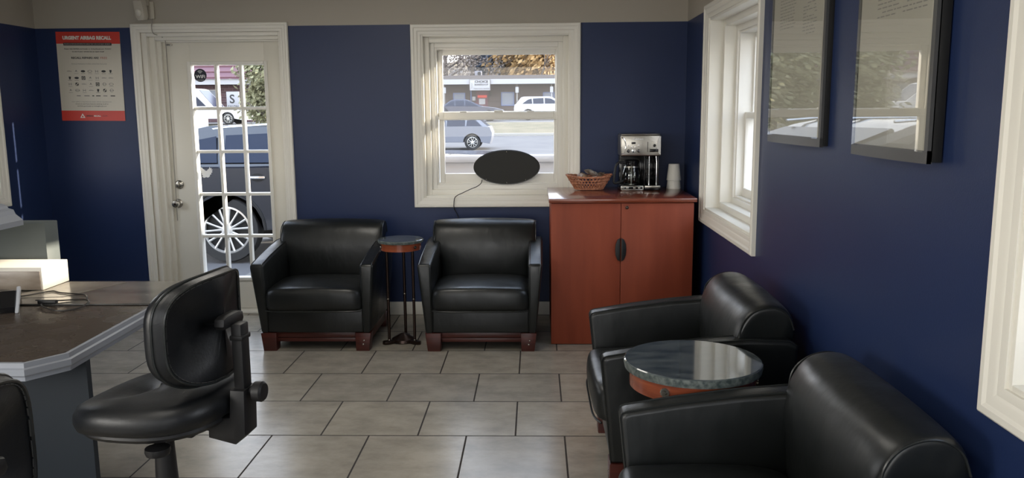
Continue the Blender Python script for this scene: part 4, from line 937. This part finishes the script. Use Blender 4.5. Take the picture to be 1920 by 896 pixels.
# ------------------------------------------------------------------ vehicles
def vehicle(name, label, cat, paint, loc, face, L, W, body, cabin, wins, belt, roof, hwb, hwt, wheels, rr, tr, spokes=10, extra=None, group='cars parked outdoors'):
    """x forward from the rear bumper; body outline points above the sills; cabin: 4 corner xs (rear base, rear top, front top, front base)"""
    rt = thing(name, label, cat, loc, 0 if face > 0 else PI, group)
    def arch(xc, r, n=10): return [(xc + r * math.cos(a), max(.26, tr * .98 + r * math.sin(a))) for a in [PI * k / n for k in range(n + 1)]]
    out = body[:]
    low = [(L - .12, .26)]
    for xc in sorted(wheels, reverse=True): low += arch(xc, tr + .05)
    low += [(.10, .26)]
    bm = NB()
    secs_y = [(-W / 2, .0, .965), (-W / 2 + .05, 0, 1), (W / 2 - .05, 0, 1), (W / 2, 0, .965)]
    pts = out + low; cx_, cz_ = L / 2, .62; R2_ = []
    for y, _, k in secs_y: R2_.append([bm.verts.new((cx_ + (x - cx_) * (1 - (1 - k) * .25) if True else x, y, cz_ + (z - cz_) * k)) for x, z in pts])
    n = len(pts)
    for a, b in zip(R2_[:-1], R2_[1:]):
        for i in range(n): bm.faces.new((a[i], a[(i + 1) % n], b[(i + 1) % n], b[i]))
    bm.faces.new(R2_[0][::-1]); bm.faces.new(R2_[-1]); bmesh.ops.triangulate(bm, faces=[f for f in bm.faces if len(f.verts) > 4])
    obj('body_shell', bm, paint, rt, sharp=30)
    x0, x1, x2, x3 = cabin
    def hw(z): return hwb + (hwt - hwb) * (z - belt) / (roof - belt)
    bm = NB()
    ring = lambda s: [(x0, s * hwb, belt - .05), (x1, s * hw(roof - .05), roof - .05), (x1 + .22, s * (hwt - .04), roof), (x2 - .2, s * (hwt - .04), roof), (x2, s * hw(roof - .06), roof - .06), (x3, s * hwb, belt - .05)]
    loft(bm, [ring(-1), ring(-.5), ring(.5), ring(1)]); obj('cabin', bm, paint, rt, sharp=40)
    for s in (-1, 1):
        for wpts in wins:
            bm = NB(); a = [bm.verts.new((x, s * (hw(z) + .006), z)) for x, z in wpts]; b = [bm.verts.new((x, s * (hw(z) - .01), z)) for x, z in wpts]
            bm.faces.new(a); bm.faces.new(b[::-1]); m_ = len(a)
            for i in range(m_): bm.faces.new((a[i], b[i], b[(i + 1) % m_], a[(i + 1) % m_]))
            obj('side_window', bm, M['dark_glass'], rt, smooth=False)
    for nm, (xa, xb) in (('rear_window', (x0, x1)), ('windscreen', (x3, x2))):
        bm = NB(); sg = 1 if nm == 'windscreen' else -1; z0, z1 = belt + .03, roof - .10
        def Q(z, s, o): t = (z - belt + .05) / (roof - belt); return (xa + (xb - xa) * t + sg * o, s * (hw(z) - .10), z + o)
        c = [bm.verts.new(Q(z, s, o)) for o in (.012, -.01) for z, s in ((z0, -1), (z0, 1), (z1, 1), (z1, -1))]
        for q in ((0, 1, 2, 3), (7, 6, 5, 4), (0, 4, 5, 1), (1, 5, 6, 2), (2, 6, 7, 3), (3, 7, 4, 0)): bm.faces.new([c[i] for i in q])
        obj(nm, bm, M['dark_glass'], rt, smooth=False)
    for xc in wheels:
        for s in (-1, 1):
            y0 = s * (W / 2 - .20); y1 = s * (W / 2 - .005)
            bm = NB(); lathe(bm, [(tr * .55, y0), (tr * .97, y0), (tr, y0 + s * .03), (tr, y1 - s * .03), (tr * .97, y1), (rr * 1.03, y1), (rr, y1 - s * .015), (rr, y1 - s * .06), (tr * .55, y1 - s * .06)], (xc, tr), 32, axis='y')
            wh = obj('wheel', bm, M['tyre'], rt)
            bm = NB(); lathe(bm, [(rr, y1 - s * .01), (rr * .93, y1 - s * .005), (rr * .91, y1 - s * .03), (rr * .99, y1 - s * .05)], (xc, tr), 40, axis='y', caps=False)
            lathe(bm, [(rr * .26, y1 - s * .05), (rr * .24, y1 - s * .01), (rr * .10, y1 - s * .006), (.002, y1 - s * .006)], (xc, tr), 24, axis='y')
            for k in range(spokes):
                a = 2 * PI * (k // 2 * 2) / spokes + (.16 if k % 2 else -.16) * (10 / spokes) + .3
                p0 = Vector((xc + rr * .2 * math.cos(a), y1 - s * .022, tr + rr * .2 * math.sin(a))); a2 = a + (.13 if k % 2 else -.13) * (10 / spokes)
                p1 = Vector((xc + rr * .95 * math.cos(a2), y1 - s * .016, tr + rr * .95 * math.sin(a2))); tube(bm, [p0, (p0 + p1) / 2, p1], [rr * .055, rr * .040, rr * .05], 6)
            obj('rim', bm, M['rim'], wh)
            bm = NB(); lathe(bm, [(rr * .9, y1 - s * .09), (.001, y1 - s * .09)], (xc, tr), 24, axis='y'); obj('brake_disc', bm, M['arch'], wh)
    if extra: extra(rt, W, hw)
    return rt
def suv_extra(rt, W, hw):
    for s in (-1, 1):
        for x in (1.36, 2.42):
            bm = NB(); box(bm, x - .085, x + .085, s * (W / 2 + .012) - .010, s * (W / 2 + .012) + .010, .925, .955, .006); tube(bm, [(x - .055 + .03, s * (W / 2 - .002), .94), (x + .055 - .03, s * (W / 2 - .002), .94)], .001, 4)
            h = obj('door_handle', bm, M['chrome'], rt)
            bm = NB(); loft(bm, [[(x + a, s * W / 2 - s * .006 * q, .94 + b) for a, b in oval(.075, .045, 24)] for q in (0, -1)]); obj('handle_cup', bm, M['arch'], h)
        for xs_ in ((1.62, 1.62), (2.75, 2.75)):
            bm = NB(); box(bm, xs_[0] - .004, xs_[0] + .004, s * (W / 2 - .002) - .004, s * (W / 2 - .002) + .004, .42, 1.03); obj('door_seam', bm, M['arch'], rt)
        bm = NB(); tube(bm, [(.0 + .98 + .435 * math.cos(a), s * (W / 2 + .002), .36 + .435 * math.sin(a)) for a in [PI * k / 20 for k in range(21)]], .016, 6); obj('arch_trim', bm, M['arch'], rt)
        bm = NB(); tube(bm, [(.55, s * .66, 1.42), (.9, s * .665, 1.475), (1.6, s * .665, 1.515), (2.3, s * .665, 1.51), (2.55, s * .66, 1.485)], .017, 8); obj('roof_rail', bm, M['chrome'], rt)
        bm = NB(); box(bm, .9, 4.0, s * (W / 2 - .004) - .012, s * (W / 2 - .004) + .012, .30, .40, .01) if False else tube(bm, [(1.5, s * (W / 2 + .002), .34), (3.2, s * (W / 2 + .002), .34)], .020, 6); obj('sill_trim', bm, M['chrome'], rt)
        bm = NB(); box(bm, 2.86, 2.98, s * (W / 2 + .01), s * (W / 2 + .17), 1.02, 1.15, .03); obj('door_mirror', bm, M['suv_paint'], rt)
    for y in (-.85, .55): bm = NB(); box(bm, -.005, .03, y, y + .30, .80, .98, .01); obj('tail_lamp', bm, M['red_lens'], rt)
vehicle('parked_suv', 'dark charcoal SUV parked side-on just outside the glazed door', 'car', M['suv_paint'], (-4.392, 9.83, -.15), 1, 4.75, 1.86,
    [(.04, .45), (0, .72), (.05, 1.0), (.25, 1.06), (1.2, 1.06), (3.0, 1.09), (3.25, 1.14), (3.9, 1.12), (4.4, 1.02), (4.68, .88), (4.75, .62), (4.72, .40)],
    (.10, .55, 2.45, 3.35), [[(.42, 1.10), (.62, 1.34), (.86, 1.385), (.90, 1.10)], [(.97, 1.10), (.97, 1.395), (1.62, 1.42), (1.62, 1.10)], [(1.70, 1.10), (1.70, 1.42), (2.35, 1.40), (2.95, 1.12)]],
    1.04, 1.50, .90, .70, (.98, 3.78), .262, .36, 14, suv_extra)
SED = dict(L=4.75, W=1.8, body=[(.04, .45), (0, .75), (.06, .96), (.7, 1.0), (3.3, .97), (4.1, .88), (4.62, .74), (4.75, .58), (4.7, .40)], cabin=(.55, 1.25, 2.35, 3.45),
    wins=[[(.85, 1.0), (1.25, 1.30), (1.45, 1.345), (1.50, 1.0)], [(1.56, 1.0), (1.52, 1.35), (2.1, 1.36), (2.12, 1.0)], [(2.18, 1.0), (2.18, 1.36), (2.35, 1.33), (3.05, 1.0)]], belt=.95, roof=1.43, hwb=.86, hwt=.62, wheels=(.95, 3.75), rr=.23, tr=.33, spokes=10)
vehicle('parked_sedan', 'slate blue sedan parked before the barbershop, seen in the upper sash', 'car', M['blue_paint'], (-6.75, 55.0, .76), 1, **SED)
HAT = dict(L=4.55, W=1.78, body=[(.04, .45), (0, .72), (.10, .98), (.8, 1.0), (3.2, .98), (3.95, .92), (4.4, .78), (4.55, .58), (4.5, .40)], cabin=(.10, .75, 2.35, 3.35),
    wins=[[(.45, 1.0), (.80, 1.33), (1.05, 1.385), (1.10, 1.0)], [(1.16, 1.0), (1.14, 1.39), (1.9, 1.41), (1.92, 1.0)], [(1.98, 1.0), (1.98, 1.41), (2.30, 1.37), (2.95, 1.0)]], belt=.95, roof=1.48, hwb=.86, hwt=.64, wheels=(.85, 3.55), rr=.22, tr=.33, spokes=10)
vehicle('driving_hatchback', 'pale silver car on the road, seen at the left of the lower sash', 'car', M['silver_paint'], (-1.80, 35.6, -.17), -1, **HAT)
vehicle('parked_crossover', 'white crossover parked right of the slate blue sedan, seen in the upper sash', 'car', M['white_paint'], (-1.45, 57.0, .78), 1, 4.75, 1.85,
    [(.04, .45), (0, .80), (.06, 1.06), (.8, 1.08), (3.2, 1.06), (4.1, .98), (4.55, .86), (4.75, .64), (4.7, .40)], (.08, .50, 2.6, 3.5),
    [[(.55, 1.10), (.95, 1.38), (1.2, 1.45), (1.25, 1.10)], [(1.30, 1.10), (1.28, 1.45), (2.0, 1.48), (2.02, 1.10)], [(2.08, 1.10), (2.08, 1.48), (2.5, 1.44), (3.1, 1.10)]], 1.05, 1.58, .88, .68, (.95, 3.80), .25, .36, 10)
vehicle('white_van', 'white van with a long bonnet parked before the maroon-roofed salon, seen in the door panes', 'van', M['white_paint'], (-24.6, 52.6, .72), 1, 6.4, 2.0,
    [(.04, .45), (0, .80), (.04, 1.1), (4.0, 1.1), (4.3, 1.08), (5.6, .98), (6.2, .86), (6.4, .62), (6.35, .40)], (.02, .08, 3.5, 4.5), [[(2.6, 1.15), (2.6, 1.85), (3.3, 1.85), (4.0, 1.15)]],
    1.08, 2.25, .96, .86, (1.1, 5.35), .26, .37, 10)

# ------------------------------------------------------------------ shop buildings across the road
BB = thing('barbershop', 'long low brick barbershop with white fascia across the road', 'building', (0, 66, .78))
def bpart(name, m, *boxes, parent=None, bev=0):
    bm = NB()
    for b in boxes: box(bm, *b, bev)
    return obj(name, bm, m, parent or BB, smooth=False)
bpart('brick_wall', M['brick'], (-13, 16, -.5, 8, -.3, 2.72))
bpart('roof_slab', M['roof_grey'], (-13.4, 16.4, -2.0, 8.4, 3.05, 3.28), (-12, 15, 1.0, 8, 3.28, 3.45))
bpart('fascia', M['fascia'], (-13.4, 16.4, -2.05, -1.9, 2.66, 3.04)); bpart('soffit', M['roof_grey'], (-13.3, 16.3, -1.9, -.5, 2.70, 2.78))
for x0, x1, z0, z1 in ((-6.45, -5.50, .9, 2.05), (-2.68, -1.66, 1.02, 2.08), (.60, 1.50, 1.0, 2.05), (5.0, 6.2, 1.0, 2.05), (-10.4, -9.2, 1.0, 2.05)):
    bm = NB(); rframe(bm, lambda a, z, h: (a, -.5 - h, z), (x0, x1, z0, z1), .07, -.02, .06, 0); fw_ = obj('shop_window', bm, M['win_blue'], BB, smooth=False)
    bm = NB(); box(bm, x0 + .05, x1 - .05, -.52, -.49, z0 + .05, z1 - .05); obj('shop_pane', bm, M['shop_glass'], fw_, smooth=False)
dw = bpart('shop_door', M['maroon'], (-4.62, -3.72, -.56, -.5, 0, 2.15)); bpart('door_notice', M['fascia'], (-4.42, -3.94, -.60, -.565, 1.15, 1.58), parent=dw); bpart('door_banner', M['poster_red'], (-4.52, -3.80, -.60, -.565, 1.66, 1.86), parent=dw)
bpart('wall_notice', M['fascia'], (-4.95, -4.70, -.56, -.5, 1.45, 1.75)); bpart('door_post', M['win_blue'], (-5.08, -5.00, -.60, -.5, 0, 2.70)); bpart('wall_lamp', M['arch'], (-3.58, -3.46, -.68, -.5, 1.86, 2.10), (-3.56, -3.48, -.72, -.6, 1.80, 1.88))
for x in (-7.0, -1.40, 1.25):
    bpart('lantern', M['fascia'], (x - .12, x + .12, -1.9, -1.66, 2.0, 2.44)); bpart('canopy_post', M['fascia'] if x > 1 else M['kerb'], (x - .04, x + .04, -1.84, -1.76, -.02, 2.0)); 
for x in (-7.0, -1.40, 1.25): bpart('canopy_hanger', M['kerb'], (x - .02, x + .02, -1.8, -1.76, 2.44, 2.68))
AC = thing('roof_air_conditioner', 'grey air conditioning box on the barbershop roof', 'air conditioner', (-4.68, 69, 4.23))
bm = NB(); box(bm, -.28, .28, -.3, .3, 0, .42, .02); ab = obj('housing', bm, M['ac'], AC); bm = NB(); lathe(bm, [(.15, -.305), (.15, -.315), (.001, -.315)], (.09, .21), 20, axis='y'); obj('fan_grille', bm, M['arch'], ab)
SG = thing('barbershop_sign', 'white CHOICE BARBERSHOP sign board under the barbershop roof edge', 'sign', (-4.23, 63.85, 3.375))
bm = NB(); box(bm, -.78, .78, -.05, .05, -.40, .40, .01); sb = obj('sign_board', bm, M['fascia'], SG); bm = NB(); rframe(bm, lambda a, z, h: (a, h, z), (-.80, .80, -.42, .42), .03, -.06, .06, 0); obj('sign_frame', bm, M['roof_grey'], SG)
text('lettering', 'CHOICE', M['ink'], SG, (.12, -.056, .25), 1.02, .18, bold=.05); text('lettering', 'BARBERSHOP', M['ink'], SG, (.12, -.056, .03), 1.04, .15, bold=.02); text('lettering', '704-541-8409', M['ink'], SG, (.12, -.056, -.28), 1.18, .10)
bm = NB(); tube(bm, [(-.62, -.056, -.10), (-.62, -.056, .15)], .02, 6); tube(bm, [(-.68, -.056, -.22), (-.60, -.056, -.14)], .02, 6); obj('pole_mark', bm, M['ink_grey'], SG)
SL = thing('salon', 'maroon-roofed salon with white fascia seen through the upper door panes', 'building', (-23, 59, .78))
def spart(name, m, *b): return bpart(name, m, *b, parent=SL)
spart('brick_wall', M['brick_red'], (-6, 5, 0, 7, -.3, 2.7)); spart('fascia', M['fascia'], (-6.3, 5.3, -1.0, -.85, 2.62, 3.0))
bm = NB(); prism(bm, [(-1.1, 3.0), (3.0, 5.2), (7.5, 3.0)], 'x', -6.4, 5.4)
obj('pitched_roof', bm, M['maroon'], SL, smooth=False)
bm = NB()
for k in range(5): z = 3.1 + k * .42; y = -1.1 + (z - 3.0) * 4.1 / 2.2; box(bm, -6.4, 5.4, y - .05, y + .04, z, z + .05)
obj('roof_seam', bm, mat('roof_seam', (.14, .06, .07), .5), SL, smooth=False)
for x0, x1 in ((-4.4, -2.0), (-1.4, .3)):
    bm = NB(); rframe(bm, lambda a, z, h: (a, -h, z), (x0, x1, .7, 2.3), .08, -.02, .06, 0); f_ = obj('shop_window', bm, M['fascia'], SL, smooth=False); bm = NB(); box(bm, x0 + .05, x1 - .05, -.01, .02, .75, 2.25); obj('shop_pane', bm, M['shop_glass'], f_, smooth=False)
SS = thing('salon_sign', 'white SALON sign board by the salon, seen in the middle column of door panes', 'sign', (-21.15, 57.9, 2.28))
bm = NB(); box(bm, -.45, .45, -.04, .04, -.60, .62, .01); obj('sign_board', bm, M['fascia'], SS); bm = NB(); box(bm, -.42, -.36, -.02, .02, -1.6, -.6); box(bm, .36, .42, -.02, .02, -1.6, -.6); obj('sign_post', bm, M['kerb'], SS)
text('lettering', 'S', M['ink'], SS, (-.05, -.045, .12), .36, .62, bold=.02); text('lettering', 'SALON', M['ink'], SS, (0, -.045, -.42), .72, .20, bold=.01)
PS = thing('white_post_sign', 'small white sign on a white post standing behind the dark SUV', 'sign', (-4.70, 11.6, -.15))
bm = NB(); box(bm, -.085, .085, -.012, .012, 1.20, 1.565, .003); obj('sign_plate', bm, M['white_paint'], PS); bm = NB(); box(bm, -.03, .03, .012, .05, 0, 1.54, .004); obj('post', bm, M['white_paint'], PS)

# ------------------------------------------------------------------ trees
def leafs(bm, n, c, r, sz, rg, hollow=.35, clumps=18):
    cl = []
    for _ in range(clumps):
        d = Vector((rg.gauss(0, 1), rg.gauss(0, 1), rg.gauss(0, 1))).normalized(); k = rg.uniform(hollow, .9); cl.append(Vector((d.x * r[0], d.y * r[1], d.z * r[2])) * k)
    for i in range(n):
        q = cl[i % clumps]; p = Vector(c) + q + Vector((rg.gauss(0, .19) * r[0], rg.gauss(0, .19) * r[1], rg.gauss(0, .17) * r[2]))
        u = Vector((rg.gauss(0, 1), rg.gauss(0, 1), rg.gauss(0, 1))).normalized(); v = u.orthogonal().normalized(); s = sz * rg.uniform(.6, 1.3); w_ = u.cross(v)
        bm.faces.new([bm.verts.new(p + v * s), bm.verts.new(p + w_ * s * .5), bm.verts.new(p - v * s), bm.verts.new(p - w_ * s * .5)])
def branches(bm, base, h, r, rg, n=9, spread=.5, levels=2):
    top = Vector(base) + Vector((rg.uniform(-.06, .06) * h, 0, h)); tube(bm, [base, (Vector(base) + top) / 2 + Vector((rg.uniform(-.1, .1), 0, 0)), top], [r, r * .7, r * .2], 7)
    def br(p, d, L, rr, lv):
        q = p + d * L * .5 + Vector((0, 0, L * .06)); e_ = p + d * L + Vector((0, 0, L * .22)); tube(bm, [p, q, e_], [rr, rr * .7, rr * .3], 5)
        if lv > 0:
            for _ in range(4):
                t = rg.uniform(.3, 1); nd = (d + Vector((rg.gauss(0, .5), rg.gauss(0, .5), rg.gauss(.1, .4)))).normalized(); br(p + (e_ - p) * t, nd, L * .5, rr * .5, lv - 1)
    for k in range(n):
        t = .25 + .7 * k / n; a = rg.uniform(0, 2 * PI); d = Vector((math.cos(a), math.sin(a), spread)).normalized(); br(Vector(base) + (top - Vector(base)) * t, d, h * .34 * (1.15 - t), r * .45, levels)
def tree(name, label, loc, h, r, leafm, n, seed, sz, cz=.62, trunk=.16, lv=2, group='trees behind the barbershop', cat='tree', cl=26):
    rg = random.Random(seed); rt = thing(name, label, cat, loc, 0, group)
    bm = NB(); branches(bm, (0, 0, 0), h * .92, trunk, rg, levels=lv); obj('trunk', bm, M['bark'], rt)
    if n:
        bm = NB(); leafs(bm, n, (0, 0, h * cz), r, sz, rg, clumps=cl); obj('foliage', bm, leafm, rt, smooth=False)
    return rt
tree('bare_tree', 'tall bare grey-brown tree behind the left end of the barbershop', (-8.4, 80, .8), 12, (3, 3, 4), M['twig'], 1300, 1, .13, cz=.45, trunk=.26, lv=3)
tree('bare_tree', 'bare twiggy tree left of the dusky conifer behind the barbershop roof', (-6.3, 80, .8), 12, (3, 3, 4), M['twig'], 1300, 2, .13, cz=.45, trunk=.2, lv=3)
tree('conifer', 'dusky blue-green conifer rising over the barbershop sign', (-4.3, 84, .8), 11, (2.1, 1.9, 5.2), M['leaf_blue'], 6500, 3, .34, cz=.5, trunk=.2, lv=1, cl=40)
tree('golden_tree', 'golden-leaved tree right of the conifer behind the barbershop', (-1.7, 82, .8), 12, (2.6, 2.4, 5.0), M['leaf_gold'], 4200, 4, .27, cz=.48, trunk=.14, lv=2, cl=40)
tree('golden_tree', 'golden-leaved tree with a stout grey trunk behind the barbershop', (.15, 80, .8), 13, (2.4, 2.4, 5.2), M['leaf_gold'], 3400, 5, .27, cz=.48, trunk=.25, lv=2, cl=40)
tree('golden_tree', 'golden-leaved tree seen at the right end of the upper sash', (2.6, 83, .8), 13, (2.8, 2.4, 5.4), M['leaf_gold'], 4200, 6, .27, cz=.48, trunk=.2, lv=3, cl=40)
bm = NB(); rg = random.Random(5); row = [-60 + 3 * k for k in range(41)]
hs = [9.5 + 1.2 * math.sin(k * .7) + rg.uniform(-.8, .8) for k in range(41)]
v0 = [bm.verts.new((x, 104 + rg.uniform(-1, 1), .5)) for x in row]; v1 = [bm.verts.new((x, 107 + rg.uniform(-1, 1), h * .6)) for x, h in zip(row, hs)]; v2 = [bm.verts.new((x, 112 + rg.uniform(-1, 1), h)) for x, h in zip(row, hs)]
for a, b in ((v0, v1), (v1, v2)):
    for k in range(40): bm.faces.new((a[k], a[k + 1], b[k + 1], b[k]))
structo(obj('hill', bm, M['hill']))
tree('evergreen_shrub', 'olive-green leafy tree seen in the right column of door panes', (-9.45, 30, -.17), 4.2, (1.15, 1.1, 1.7), M['leaf_olive'], 7000, 11, .10, cz=.66, trunk=.07, lv=1, group=None, cl=30)
